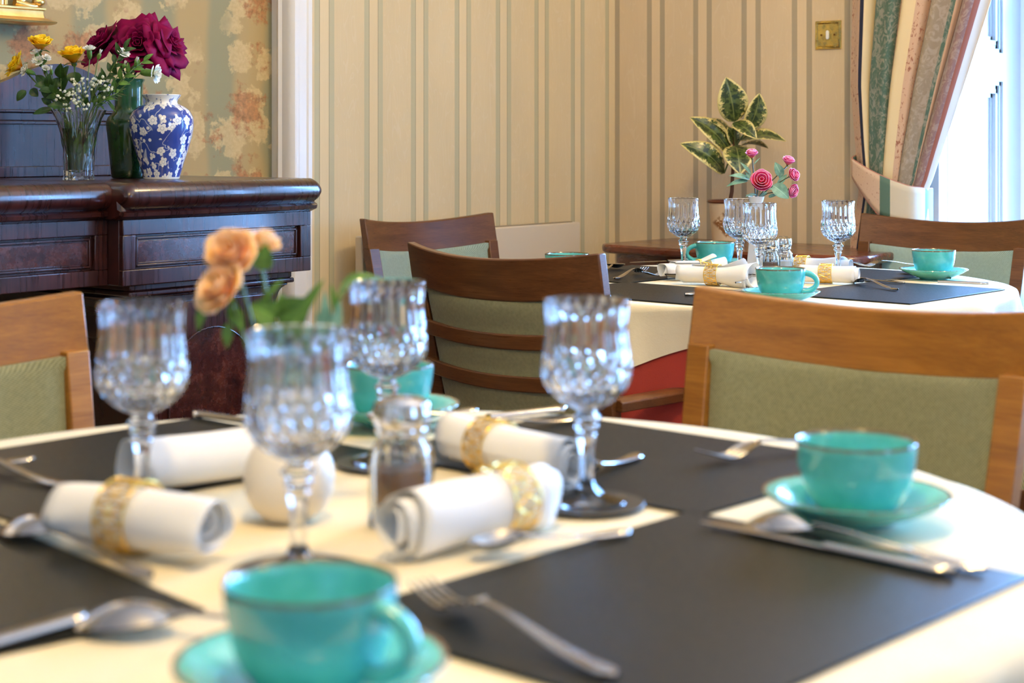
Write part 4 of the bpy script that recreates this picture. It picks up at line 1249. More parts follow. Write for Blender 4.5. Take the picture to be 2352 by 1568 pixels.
# ================================================================== DINING CHAIRS (local: +y towards the table)
def chair(label, wood_m, fab_m, arms=False):
    c = thing('dining_chair', label, 'chair', (0, 0, 0), 0, 'wooden dining chairs with green upholstery')
    def yb(x, z):
        q = min(1, abs(x) / .24)
        return -.200 - .19 * (z - .45) - .050 * (1 - q * q)
    def dipz(x): return -.018 * (1 - (x / .24) ** 2)
    # crest rail
    pts = [(-.24 + .48 * i / 24) for i in range(25)]
    mb = MB(); vs = []; fs = []
    for x in pts:
        for (z, o) in ((.850, 0), (.772, 0)):
            zz = z + dipz(x); vs.append((x, yb(x, z) + .011, zz)); vs.append((x, yb(x, z) - .011, zz))
    for i in range(24):
        a = i * 4; b = a + 4
        fs += [(a, b, b + 1, a + 1), (a + 2, a + 3, b + 3, b + 2), (a, a + 2, b + 2, b), (a + 1, b + 1, b + 3, a + 3)]
    fs += [(0, 1, 3, 2), (96, 98, 99, 97)]
    mb.add(vs, fs); mb.build('crest_rail', wood_m, c, smooth=30, bevel=.003)
    # back posts running into the rear legs
    for s in (-1, 1):
        st = []
        for (z, xo, w) in ((.775, .222, .017), (.70, .219, .017), (.60, .214, .017), (.46, .206, .018), (.30, .203, .018), (.0, .203, .014)):
            y = yb(.24, z) if z > .44 else -.200 - .10 * (.45 - z) * (1 if z < .45 else 0)
            st.append((Vector((s * xo, y, z)), w))
        mb = MB(); vs = []
        for p, w in st:
            for (a, b) in ((-1, -1), (1, -1), (1, 1), (-1, 1)): vs.append(p + Vector((a * w, b * .013, 0)))
        n = len(st); fs = [(i * 4 + k, i * 4 + (k + 1) % 4, (i + 1) * 4 + (k + 1) % 4, (i + 1) * 4 + k) for i in range(n - 1) for k in range(4)] + [(0, 1, 2, 3), (n * 4 - 4, n * 4 - 3, n * 4 - 2, n * 4 - 1)]
        mb.add(vs, fs).build('leg', wood_m, c, bevel=.002)
        MB().obox((s * .205, .215, .21), (.016, 0, 0), (0, .016, 0), (0, 0, .21)).build('leg', wood_m, c, bevel=.003)
        MB().obox((s * .205, .005, .405), (.010, 0, 0), (0, .205, 0), (0, 0, .024)).build('side_rail', wood_m, c, bevel=.002)
    MB().obox((0, .215, .405), (.2, 0, 0), (0, .010, 0), (0, 0, .024)).build('front_rail', wood_m, c, bevel=.002)
    MB().obox((0, -.205, .405), (.2, 0, 0), (0, .010, 0), (0, 0, .024)).build('back_rail', wood_m, c, bevel=.002)
    # padded back: a front and a rear face joined round the edge
    def pad(side):
        def f(u, v):
            z = lerp(.475, .774, v); xw = lerp(.188, .205, v)
            x = (u * 2 - 1) * xw
            e = min(1, (1 - abs(u * 2 - 1)) / .10) ** .5 * min(1, (1 - abs(v * 2 - 1)) / .08) ** .5
            if v > .96: e = max(e, .6)
            y = yb(x * .24 / .205, z) + side * (.004 + (.010 if side > 0 else .007) * e)
            if side < 0: y -= .0035 * abs(sin(pi * (z - .475) / .0775)) * e
            return (x, y, z + dipz(x) * (v ** 3))
        return f
    mb = MB().grid(pad(1), 28, 28, flip=True).grid(pad(-1), 28, 28)
    n = 29
    ring = [i for i in range(n)] + [j * n + n - 1 for j in range(1, n)] + [(n - 1) * n + i for i in range(n - 2, -1, -1)] + [j * n for j in range(n - 2, 0, -1)]
    o_ = n * n; k = len(ring)
    for i in range(k): mb.f.append((ring[i], ring[(i + 1) % k], o_ + ring[(i + 1) % k], o_ + ring[i]))
    mb.build('back_pad', fab_m, c, smooth=60)
    # two curved slats across the rear
    for zc in (.690, .612):
        mb = MB(); vs = []; fs = []
        for i in range(25):
            x = -.212 + .424 * i / 24
            for z in (zc + .0145, zc - .0145):
                zz = z - .010 * (1 - (x / .212) ** 2) 
                vs.append((x, yb(x, z) - .004, zz)); vs.append((x, yb(x, z) - .017, zz))
        for i in range(24):
            a = i * 4; b = a + 4
            fs += [(a, b, b + 1, a + 1), (a + 2, a + 3, b + 3, b + 2), (a, a + 2, b + 2, b), (a + 1, b + 1, b + 3, a + 3)]
        fs += [(0, 1, 3, 2), (96, 98, 99, 97)]
        mb.add(vs, fs).build('back_slat', wood_m, c, smooth=30, bevel=.0025)
    # seat cushion
    def seat(u, v):
        t_ = 2 * pi * u; q = sin(pi / 2 * min(1, v * 3)) if v < 1 / 3 else 1
        return None
    mb = MB()
    def top(u, v):
        X = u * 2 - 1; Y = v * 2 - 1
        w = lerp(.205, .232, v); ex = 1 - abs(X) ** 8; ey = 1 - abs(Y) ** 8
        return (X * w, .01 + Y * .222, .430 + .040 * (max(0, ex) ** .4) * (max(0, ey) ** .4) + .008 * (1 - X * X) * (1 - Y * Y))
    mb.grid(top, 30, 30)
    def bot(u, v):
        p = top(u, v); return (p[0], p[1], .428)
    mb.grid(bot, 30, 30, flip=True)
    n = 31; ring = [i for i in range(n)] + [j * n + n - 1 for j in range(1, n)] + [(n - 1) * n + i for i in range(n - 2, -1, -1)] + [j * n for j in range(n - 2, 0, -1)]
    o_ = n * n; k = len(ring)
    for i in range(k): mb.f.append((ring[i], ring[(i + 1) % k], o_ + ring[(i + 1) % k], o_ + ring[i]))
    mb.build('seat', fab_m, c, smooth=60)
    if arms: add_arms(c, wood_m)
    return c
def add_arms(c, wood_m):
    for s in (-1, 1):
        pts = [(s * .224, -.222, .574), (s * .236, -.15, .576), (s * .244, -.05, .577), (s * .246, .04, .576), (s * .240, .125, .574)]
        a = MB().sweep(pts, [(-.020, -.011), (.020, -.011), (.022, .006), (.014, .011), (-.014, .011), (-.022, .006)]).build('armrest', wood_m, c, bevel=.002)
        MB().tube([(s * .240, .10, .568), (s * .232, .15, .50), (s * .222, .20, .42)], [.015, .014, .016], 10).build('arm_support', wood_m, c)
def face(d): return atan2(d.y, d.x) - pi / 2
cA = chair('green backed wooden chair at the right, behind the right turquoise cup', M['chair_wood'], M['fabric'])
cA.location = (.247, 1.852, 0); cA.rotation_euler = (0, 0, face(-E1))
cB = chair('dark wooden armchair seen from behind with curved slats, left of the farther table', M['chair_dark'], M['fabric'], True)
cB.location = (.165, 3.235, 0); cB.rotation_euler = (0, 0, face(E1))
cC = dup(cB, (-.014, 4.125, 0), face(E2), 'wooden chair with daylight-tinted green back beside the radiator', skip=('armrest', 'arm_support'))
for ch in cC.children:
    if ch.name.split('.')[0] in ('back_pad', 'seat'):
        ch.data = ch.data.copy(); ch.data.materials[0] = M['fabric_daylit']
cD = dup(cC, (.950, 4.085, 0), face(-E1), 'wooden chair at the far right in front of the bright window')
cE = dup(cB, (.985, 3.110, 0), face(-E2), 'chair showing only a sliver of seat at the right edge of the picture', skip=('armrest', 'arm_support'))
cL = dup(cA, (-.525, 1.783, 0), face(E2), 'wooden chair cut off at the left edge, before the sideboard')

# ================================================================== SHAKERS
def shaker(x, y, label, fill, filln, h=.100, R=.0245, cap='chrome'):
    s_ = thing('pepper_shaker' if 'pepper' in label else 'salt_shaker', label, 'pepper shaker' if 'pepper' in label else 'salt shaker', (x, y, TZ + .0004))
    prof = [(.0001, 0), (R * .93, 0), (R, .003), (R, .050 * h / .1), (R * .93, .060 * h / .1), (R * .70, .068 * h / .1), (R * .70, .074 * h / .1), (R * .60, .074 * h / .1), (R * .60, .067 * h / .1), (R * .80, .058 * h / .1), (R * .85, .050 * h / .1), (R * .83, .008), (.0001, .007)]
    oct_ = lambda t_, z, r, k: r / max(cos(((t_ + pi / 8) % (pi / 4)) - pi / 8), .9) * .97 if (k < 5) else r
    mb = MB().lathe(prof, 64, mod=oct_); mb.build('glass_body', M['glass'], s_, smooth=20)
    MB().lathe([(.0001, .0075), (R * .815, .0085), (R * .835, .044 * h / .1), (.0001, .046 * h / .1)], 40).build(filln, fill, s_, smooth=60)
    cp = [(R * .72, .070), (R * .80, .071), (R * .82, .073), (R * .80, .076), (R * .86, .078), (R * .90, .082), (R * .90, .089), (R * .82, .095), (R * .55, .0985), (.0001, .100)]
    o = MB().lathe([(r, z * h / .1) for r, z in cp], 48).build('shaker_cap', M['chrome'], s_, smooth=40)
    hb = MB()
    for i in range(7):
        a = 2 * pi * i / 6; r = 0 if i == 6 else R * .38
        hb.lathe([(.0001, .0996 * h / .1 - (.0006 if i < 6 else 0)), (.0012, .0999 * h / .1 - (.0004 if i < 6 else 0)), (.0001, .1001 * h / .1)], 8, c=(r * cos(a), r * sin(a), 0))
    hb.build('holes', simple('hole_black', (.01, .01, .01, 1), .6) if 'hole_black' not in bpy.data.materials else bpy.data.materials['hole_black'], o)
    return s_
t = NT('ground_pepper'); n = t.noise(t.coord(), 900, 2); t.set(color=t.mix(n, lin(96, 60, 34), lin(156, 110, 70)), rough=.9); PEP = t.mat
t = NT('table_salt'); n = t.noise(t.coord(), 1200, 2); t.set(color=t.mix(n, (.75, .75, .74, 1), (.9, .9, .89, 1)), rough=.8); SAL = t.mat
shaker(-.088, 1.305, 'glass pepper shaker with metal cap in the centre of the nearest table', PEP, 'ground_pepper', .104, .0262)
shaker(.598, 3.60, 'glass salt shaker with chrome cap right of the far middle glass', SAL, 'salt', .096, .0215)
shaker(.560, 3.545, 'glass pepper shaker half hidden behind the far middle glass', PEP, 'ground_pepper', .096, .0215)

# ================================================================== FLOWERS
def petal(mb, c, R3, th, wid, r0, r1, h0, h1, curl, ruf, seed, nu=8, nv=8):
    """one petal in the bloom frame R3 (columns x, y, axis)"""
    def f(u, v):
        x = (u - .5) * 2
        ww = wid * (1 - .9 * max(0, v - .55) ** 2) * (.55 + .45 * min(1, v * 2.5))
        a = th + x * ww
        r = lerp(r0, r1, sin(v * pi / 2)) * (1 - .10 * x * x) + curl * r1 * max(0, v - .6) ** 1.5 * 2.5
        z = lerp(h0, h1, v ** .8) - .22 * (h1 - h0) * (x ** 4) * v ** 2 - curl * r1 * max(0, v - .7) ** 1.6 * 2.0
        k = ruf * v * v * (sin(7 * x + seed) + .6 * sin(13 * x + seed * 2.3))
        return c + R3 @ Vector(((r + k) * cos(a), (r + k) * sin(a), z + k * .6))
    mb.grid(f, nu, nv)
def frame_of(axis):
    z = Vector(axis).normalized(); x = z.orthogonal().normalized(); y = z.cross(x)
    return Matrix((x, y, z)).transposed()
def bloom(c, axis, R, mat, parent, name='bloom', seed=1, layers=((2, .08, .22, .78), (3, .18, .42, .86), (3, .28, .64, .82), (4, .32, .84, .70), (4, .34, 1.0, .50)), curl=.25, ruf=.02, H=1.1, pal=None):
    rnd = random.Random(seed); R3 = frame_of(axis); c = Vector(c)
    mb = MB()
    for li, (n, r0, r1, h1) in enumerate(layers):
        t0 = rnd.random() * 6.28
        for k in range(n):
            petal(mb, c, R3, t0 + 2 * pi * k / n + rnd.uniform(-.12, .12), pi / n * 1.35, R * r0 * .5, R * r1 * rnd.uniform(.94, 1.06), -R * .35, R * (h1 * H - .35), curl * (li / len(layers)) * rnd.uniform(.6, 1.4), R * ruf * (li + 1) / 2, rnd.random() * 9)
    return mb.build(name, mat, parent, smooth=180, solid=R * .018, fixn=False)
def petal_mat(name, c_in, c_out, rough=.5, sss=.12, tipc=None):
    """colour runs from the petal's foot to its edge (uv v)"""
    t = NT(name); s = t.sep(t.coord('UV')); n = t.noise(t.coord(), 120, 3)
    v = t.m('ADD', s[1], t.m('MULTIPLY', t.m('SUBTRACT', n, .5), .25))
    stops = [(.25, c_in), (.85, c_out)] + ([(.97, tipc)] if tipc else [])
    t.set(color=t.ramp(v, stops), rough=rough, spec=.3 if 'burgundy' not in name else .12, sss=sss); t.p.inputs['Subsurface Radius'].default_value = (.4, .2, .1); t.p.inputs['Subsurface Scale'].default_value = .004
    t.bump(n, .15, .001); return t.mat
def leafm(name, c1, c2, rough=.4):
    t = NT(name); s = t.sep(t.coord('UV')); x = t.m('ABSOLUTE', t.m('SUBTRACT', s[0], .5)); n = t.noise(t.coord(), 60, 3)
    g = t.mix(t.mr(n, .35, .65), c1, c2); g = t.mix(t.m('MULTIPLY', t.mr(x, .015, .05, 1, 0), .5), g, tuple(min(1, c * 1.8) for c in c2[:3]) + (1,))
    t.set(color=g, rough=rough, spec=.4, sss=.05); return t.mat
M['stem'] = simple('green_stem', lin(86, 112, 52), .5)
M['stem_dark'] = simple('dark_stem', lin(48, 62, 36), .5)
M['leaf_dark'] = leafm('leaf_dark', lin(34, 62, 20), lin(58, 92, 34))
M['leaf_mid'] = leafm('leaf_mid', lin(64, 104, 36), lin(100, 140, 58))
M['leaf_blue'] = leafm('leaf_bluegreen', lin(84, 132, 116), lin(128, 170, 152), .5)
P_PEACH = petal_mat('peach_petal', lin(244, 158, 104), lin(252, 208, 130), tipc=lin(252, 214, 186))
P_PINK = petal_mat('pink_petal', lin(232, 96, 84), lin(232, 70, 150), tipc=lin(250, 190, 222))
P_BURG = petal_mat('burgundy_petal', lin(78, 0, 24), lin(122, 2, 62), rough=.6, sss=.0)
P_YEL = petal_mat('yellow_petal', lin(214, 128, 6), lin(250, 206, 20), sss=.1)
P_WHITE = petal_mat('white_petal', lin(220, 222, 196), lin(246, 244, 236), sss=.1)

def stem_path(a, b, bow=.02, n=9, side=None):
    a = Vector(a); b = Vector(b); sd = Vector(side) if side else Vector((0, 0, 1))
    return [a.lerp(b, i / (n - 1)) + sd * (bow * sin(pi * i / (n - 1))) for i in range(n)]
def sepals(c, axis, R, mat, parent, n=5, L=1.0, spread=1.0):
    R3 = frame_of(axis); mb = MB()
    mb.ball(Vector(c) + R3 @ Vector((0, 0, -R * .42)), R * .22, 10, 6)
    for k in range(n):
        a = 2 * pi * k / n + .4
        d = Vector((cos(a), sin(a), 0))
        B = Vector(c) + R3 @ (d * R * .12 + Vector((0, 0, -R * .42)))
        T = Vector(c) + R3 @ (d * R * (.55 + .35 * spread) + Vector((0, 0, -R * (.42 - .30 * L + .35 * spread))))
        leaf_mb(mb, B, T, R * .32, R3 @ (-d * .5 + Vector((0, 0, 1))), .12, .1, 4, 8, .7)
    return mb.build('calyx', mat, parent, smooth=180, fixn=False)
def rose(root_pt, c, axis, R, pmat, label, group, cat='rose', seed=1, leafs=(), stem_r=.0016, smat=None, lmat=None, bow=.015, bside=None, **kw):
    r_ = thing(cat.replace(' ', '_'), label, cat, tuple(root_pt), 0, group)
    o = Vector(root_pt); c = Vector(c) - o
    bloom(c, axis, R, pmat, r_, seed=seed, **kw)
    sepals(c, axis, R, lmat or M['leaf_mid'], r_)
    R3 = frame_of(axis)
    e = c + R3 @ Vector((0, 0, -R * .5))
    pts_ = [p - o for p in via(o, e + o)] if 'crystal vase' in (group or '') else stem_path(Vector((0, 0, 0)), e, bow, 11, bside)
    MB().tube(pts_, stem_r, 8).build('stem', smat or M['stem'], r_, smooth=180)
    for (B, T, w, nr, bd) in leafs:
        leaf_mb_ = MB(); leaf_mb(leaf_mb_, Vector(B) - o, Vector(T) - o, w, nr, bd, .12, 6, 12, .8)
        leaf_mb_.build('leaf', lmat or M['leaf_mid'], r_, smooth=180, fixn=False)
    return r_

# ---- cream ball vase with peach roses on the nearest table
VC = Vector((-.181, 1.325, TZ + .0004))
o = MB().lathe([(.0001, .001), (.018, 0), (.020, .002), (.0295, .010), (.0352, .022), (.0368, .034), (.0352, .046), (.0295, .058), (.019, .0655), (.0125, .068), (.0118, .072), (.0128, .0745), (.0108, .0745), (.0100, .068), (.017, .063), (.027, .056), (.0325, .046), (.034, .034), (.0001, .006)], 64).build('vase', M['cream_ceramic'], smooth=60, loc=tuple(VC))
tag(o, 'small cream ball vase holding peach roses on the nearest table', 'vase')
YN = 1.325
vtop = VC + Vector((0, 0, .012))
PG = 'peach roses in the cream vase'
rose(vtop, at(532, 585, YN), (-.1, -.75, .5), .0205, P_PEACH, 'large peach rose, middle bloom above the cream vase', PG, seed=2, H=1.35, curl=.2, leafs=[(at(640, 790, YN), at(712, 700, YN - .01), .022, (0, -1, .4), .1), (at(620, 730, YN), at(585, 800, YN), .012, (0, -1, .3), .1)])
rose(vtop + Vector((.003, .003, 0)), at(602, 568, YN + .02), (.35, -.2, .9), .0140, P_PEACH, 'small peach rosebud at the upper right above the cream vase', PG, seed=5, H=1.6, curl=.1, leafs=[(at(598, 620, YN + .01), at(612, 560, YN), .017, (.2, -1, 0), .1), (at(600, 700, YN), at(650, 640, YN), .006, (0, -1, .3), .1), (at(660, 760, YN), at(745, 640, YN), .010, (0, -1, 0), .1)])
rose(vtop + Vector((-.003, 0, 0)), at(508, 665, YN - .015), (-.45, -.6, .45), .0195, P_PEACH, 'lower left peach rose leaning out of the cream vase', PG, seed=9, H=1.3, curl=.35, leafs=[(at(470, 690, YN), at(455, 760, YN), .008, (0, -1, 0), .1), (at(525, 740, YN), at(522, 800, YN), .009, (0, -1, 0), .1), (at(530, 700, YN), at(560, 760, YN - .01), .012, (0, -1, .2), .1)])
def sprig(root_pt, pts, leaves, label, cat, mat, group=None, stem_m=None, r=.0011):
    s_ = thing(cat.replace(' ', '_'), label, cat, tuple(root_pt), 0, group); o = Vector(root_pt)
    P = [Vector(p) - o for p in [root_pt] + list(pts)]
    MB().tube(P, [r] * len(P), 6).build('stem', stem_m or M['stem'], s_, smooth=180)
    for (B, T, w, nr, bd) in leaves:
        q = MB(); leaf_mb(q, Vector(B) - o, Vector(T) - o, w, nr, bd, .1, 6, 10, .75); q.build('leaf', mat, s_, smooth=180, fixn=False)
    return s_
sprig(vtop + Vector((.002, 0, 0)), [at(662, 900, YN), at(660, 800, YN), at(640, 730, YN)], [
    (at(648, 745, YN), at(712, 688, YN - .01), .030, (0, -1, .35), .08), (at(636, 730, YN), at(575, 700, YN), .022, (0, -1, .3), .08), (at(655, 770, YN), at(600, 745, YN), .014, (0, -1, .3), .1), (at(640, 735, YN), at(650, 670, YN), .010, (0, -1, .3), .1)],
    'green leaf sprig right of the peach roses in the cream vase', 'leaf sprig', M['leaf_mid'])
sprig(vtop + Vector((.004, 0, 0)), [at(690, 900, YN), at(735, 790, YN), at(752, 720, YN)], [
    (at(752, 780, YN), at(745, 665, YN), .010, (0, -1, .2), .05), (at(760, 790, YN), at(782, 690, YN), .011, (.2, -1, .2), .05), (at(748, 790, YN), at(728, 715, YN), .009, (0, -1, .2), .05), (at(730, 800, YN), at(712, 745, YN), .008, (0, -1, .2), .05)],
    'pale blue-green leaf sprig leaning towards the back glass', 'leaf sprig', M['leaf_blue'])
sprig(vtop + Vector((.004, .003, 0)), [at(700, 900, YN + .02), at(760, 760, YN + .02), at(778, 690, YN + .02)], [
    (at(776, 700, YN + .02), at(888, 640, YN + .03), .024, (-.3, -.25, 1), .28), (at(778, 730, YN + .02), at(760, 650, YN + .02), .006, (0, -1, .2), .05)],
    'arching green leaf above the back glass of the nearest table', 'leaf sprig', M['leaf_mid'])

# ---- white bud vase with pink roses on the farther table
YP = 3.575
VF = Vector((.535, YP, TZ + .0004))
def sq(t_, z, r, k):
    return r / max(abs(cos(t_ - pi / 4)), abs(sin(t_ - pi / 4))) * (.90 if z < .13 else .90 + .1 * min(1, (z - .13) / .03)) if z < .165 else r
o = MB().lathe([(.0001, .001), (.0215, 0), (.0222, .003), (.0190, .04), (.0140, .10), (.0098, .148), (.0096, .154), (.0120, .165), (.0160, .178), (.0178, .1845), (.0168, .1848), (.0140, .176), (.0090, .160), (.0070, .15), (.0001, .05)], 48, mod=lambda t_, z, r, k: r * (1 + .07 * cos(4 * t_)) if z < .15 else r).build('vase', M['porcelain'], smooth=50, loc=tuple(VF))
tag(o, 'tall white bud vase holding pink roses on the farther table', 'vase')
fr_ = VF + Vector((0, 0, .06))
FG = 'pink roses in the white bud vase'
neck = VF + Vector((0, 0, .178))
def pink(n, c, ax, R, seed, label, leafs=(), H=1.4, off=(0, 0, 0)):
    rt = fr_ + Vector(off)
    r_ = thing('rose', label, 'rose', tuple(rt), 0, FG); q = Vector(c) - rt
    bloom(q, ax, R, P_PINK, r_, seed=seed, H=H, curl=.10, ruf=.012, layers=((1, .05, .22, .80), (2, .20, .46, .86), (2, .30, .68, .84), (3, .36, .86, .76), (3, .40, 1.0, .60)))
    sepals(q, ax, R, M['leaf_mid'], r_, spread=.2, L=1.3)
    e = q + frame_of(ax) @ Vector((0, 0, -R * .5)); nk = neck + Vector(off) * .5 - rt
    p = [Vector((0, 0, 0)), nk * .5, nk, nk.lerp(e, .35) + Vector((0, 0, .006)), nk.lerp(e, .7) + Vector((0, 0, .003)), e]
    MB().tube(p, .0012, 8).build('stem', M['stem_dark'], r_, smooth=180)
    for (B, T, w, nr, bd) in leafs:
        m_ = MB(); leaf_mb(m_, Vector(B) - rt, Vector(T) - rt, w, nr, bd, .12, 6, 12, .75); m_.build('leaf', M['leaf_blue'], r_, smooth=180, fixn=False)
pink(1, at(1747, 417, YP - .02), (.0, -.85, .35), .0245, 3, 'large open pink rose in the middle of the white bud vase', [(at(1730, 452, YP), at(1712, 448, YP), .006, (0, -.6, 1), .1), (at(1765, 430, YP), at(1795, 440, YP), .012, (0, -1, .5), .1), (at(1762, 440, YP), at(1735, 462, YP - .01), .007, (0, -1, .4), .1), (at(1740, 448, YP), at(1712, 452, YP - .01), .010, (0, -.6, 1), .1)])
pink(2, at(1727, 358, YP), (-.1, -.25, 1), .0135, 7, 'pink rosebud highest of the far bouquet', [(at(1722, 412, YP), at(1674, 403, YP), .015, (0, -.8, .8), .1), (at(1718, 415, YP), at(1668, 428, YP), .012, (0, -.8, .6), .12), (at(1725, 400, YP), at(1700, 372, YP), .008, (0, -1, .4), .1), (at(1723, 410, YP), at(1712, 395, YP), .010, (0, -1, .4), .1), (at(1731, 378, YP), at(1746, 362, YP), .003, (0, -1, .4), .1)], off=(-.003, 0, 0), H=1.7)
pink(3, at(1810, 374, YP), (.15, -.3, 1), .0135, 11, 'pink rosebud highest of the three at the right of the far bouquet', [(at(1795, 405, YP), at(1780, 372, YP), .020, (-.1, -1, .2), .1), (at(1790, 410, YP), at(1800, 385, YP), .010, (.4, -1, .2), .1)], off=(.003, 0, 0), H=1.7)
pink(4, at(1819, 403, YP - .01), (.55, -.7, .3), .0150, 13, 'pink rose in the middle of the three at the right of the far bouquet', [(at(1786, 425, YP), at(1808, 400, YP), .012, (0, -1, .3), .1)], off=(.003, .002, 0), H=1.45)
pink(5, at(1817, 437, YP - .01), (.6, -.75, -.2), .0150, 17, 'pink rose lowest at the right of the far bouquet', [(at(1775, 425, YP - .015), at(1812, 456, YP - .02), .032, (0, -1, .3), .08), (at(1765, 452, YP), at(1785, 448, YP - .01), .009, (0, -1, .5), .1)], off=(.002, -.002, 0), H=1.4)

# ================================================================== VASES ON THE SIDEBOARD
ZS = ZT + .0006
def blossom():
    t = NT('blue_white_porcelain')
    s = t.sep(t.coord('UV'))                                # u round the body, v = height in metres
    P = t.comb(t.m('MULTIPLY', s[0], .40), s[1])
    wob = t.noise(P, 10, 1, out='Color')
    n = t.node('ShaderNodeTexVoronoi', feature='F1', voronoi_dimensions='2D'); t.l.new(P, n.inputs['Vector']); n.inputs['Scale'].default_value = 42; n.inputs['Randomness'].default_value = .62
    pos = n.outputs['Position']; dist = n.outputs['Distance']; colr = n.outputs['Color']
    pv = t.sep(pos); ps = t.sep(P)
    dx = t.m('SUBTRACT', t.m('MULTIPLY', ps[0], 42), t.m('MULTIPLY', pv[0], 42)); dy = t.m('SUBTRACT', t.m('MULTIPLY', ps[1], 42), t.m('MULTIPLY', pv[1], 42))
    ang = t.m('ARCTAN2', dy, dx); rot = t.m('MULTIPLY', t.sep(colr)[1], 6.28)
    pet = t.m('ABSOLUTE', t.m('SINE', t.m('MULTIPLY', t.m('ADD', ang, rot), 2.5)))
    rad = t.m('SQRT', t.m('ADD', t.m('MULTIPLY', dx, dx), t.m('MULTIPLY', dy, dy)))
    edge = t.m('ADD', .30, t.m('MULTIPLY', pet, .17))
    inside = t.mr(t.m('SUBTRACT', edge, rad), 0, .03)
    clus = t.noise(P, 17, 1, .5)
    keep = t.mr(t.m('ADD', t.m('MULTIPLY', t.sep(colr)[0], .25), clus), .56, .58)
    small = t.m('MULTIPLY', t.mr(t.m('SUBTRACT', .16, rad), 0, .03), t.mr(t.sep(colr)[2], .45, .47))
    fl = t.m('MAXIMUM', t.m('MULTIPLY', inside, keep), small)
    ring_ = t.mr(t.m('ABSOLUTE', t.m('SUBTRACT', rad, .15)), .015, .03, 1, 0)
    ring_ = t.m('MULTIPLY', t.m('MULTIPLY', ring_, keep), .6)
    tw = t.noise(P, 16, 2, .5, .8); br = t.m('MULTIPLY', t.mr(t.m('ABSOLUTE', t.m('SUBTRACT', tw, .5)), .004, .010, 1, 0), .75)
    bl = t.mix(t.noise(P, 30, 3), lin(34, 56, 128), lin(58, 84, 164))
    c = t.mix(br, bl, lin(196, 204, 214))
    c = t.mix(fl, c, lin(226, 226, 220)); c = t.mix(ring_, c, lin(90, 110, 160))
    # the glazed white neck and foot with a blue leaf at the neck
    wn = t.mr(s[1], .1515, .1525); wf = t.mr(s[1], .004, .0045, 1, 0)
    lf_ = t.m('MULTIPLY', t.mr(t.noise(P, 60, 2, .6), .56, .60), wn)
    c = t.mix(t.m('MAXIMUM', wn, wf), c, lin(232, 230, 220)); c = t.mix(t.m('MULTIPLY', lf_, .8), c, lin(70, 90, 150))
    t.set(color=c, rough=.12, coat=.5, coatr=.03); return t.mat
YV = 3.36
p0 = at(371, 412, YV)
vb = MB().lathe([(.0001, .001), (.036, 0), (.0375, .003), (.0380, .006), (.0440, .028), (.0535, .058), (.0620, .088), (.0655, .108), (.0645, .126), (.0580, .140), (.0450, .150), (.0340, .1535), (.0320, .158), (.0335, .164), (.0385, .1695), (.0400, .1725), (.0385, .1735), (.0340, .169), (.0300, .162), (.0290, .155), (.05, .14), (.06, .11), (.0001, .01)], 72).build('vase', blossom(), smooth=60, loc=(p0.x, YV, ZS))
tag(vb, 'blue and white blossom patterned porcelain vase on the sideboard', 'vase')
YG = 3.43
pg = at(296, 412, YG)
t = NT('green_glaze'); s = t.sep(t.coord()); n = t.noise(t.vscale(t.coord(), (1, 1, .5)), 45, 4, .6)
t.set(color=t.ramp(t.m('ADD', t.m('MULTIPLY', s[2], 2.2), t.m('MULTIPLY', n, .6)), [(.30, lin(14, 40, 18)), (.60, lin(44, 78, 38)), (.80, lin(52, 110, 80))]), rough=.1, coat=.6, coatr=.03)
vg = MB().lathe([(.0001, .001), (.0335, 0), (.036, .003), (.0375, .02), (.0425, .07), (.0465, .105), (.0470, .118), (.0430, .128), (.0340, .136), (.0305, .144), (.0290, .155), (.0290, .185), (.0300, .200), (.0340, .206), (.0330, .208), (.0270, .200), (.0255, .155), (.040, .12), (.0001, .01)], 64).build('vase', t.mat, smooth=60, loc=(pg.x, YG, ZS))
tag(vg, 'tall dark green glazed vase between the crystal vase and the blue vase', 'vase')
# crystal vase
YC = 3.27
pc = at(181, 415, YC)
def cutv(t_, z, r, k):
    if k > 16: return r
    u = t_ / (2 * pi)
    tri = lambda x: abs((x % 1) - .5) * 2
    if z < .005 or z > .134: return r * (1 + .015 * cos(16 * t_)) 
    if z < .055: return r - .0022 * tri(u * 12) ** 1.5
    return r - .0022 * max(tri(u * 10 + z * 26), tri(u * 10 - z * 26)) ** 2
prof = [(.0001, .001), (.0300, 0), (.0315, .002), (.0300, .008), (.0300, .015), (.0302, .025), (.0306, .035), (.0312, .045), (.0316, .055), (.0325, .065), (.0338, .074), (.0352, .083), (.0372, .092), (.0395, .102), (.0425, .113), (.0465, .124), (.0525, .136), (.0545, .1395), (.0530, .1400), (.0480, .133), (.0420, .122), (.0370, .110), (.0330, .095), (.0300, .080), (.0280, .065), (.0268, .045), (.0262, .020), (.0001, .014)]
cv = MB().lathe(prof, 80, mod=cutv).build('vase', M['glass'], smooth=18, loc=(pc.x, YC, ZS))
tag(cv, 'cut crystal vase of garden flowers at the left of the sideboard', 'vase')

t = NT('vase_water'); t.set(color=(.80, .90, .62, 1), rough=.0, trans=1.0, ior=1.33); M['water'] = t.mat
wt = MB().lathe([(.0001, .0145), (.0258, .0205), (.0264, .045), (.0276, .065), (.0296, .080), (.0325, .094), (.0350, .103), (.0001, .103)], 64).build('water', M['water'], smooth=50, loc=(pc.x, YC, ZS))
wt.parent = cv; wt.location = (0, 0, 0)
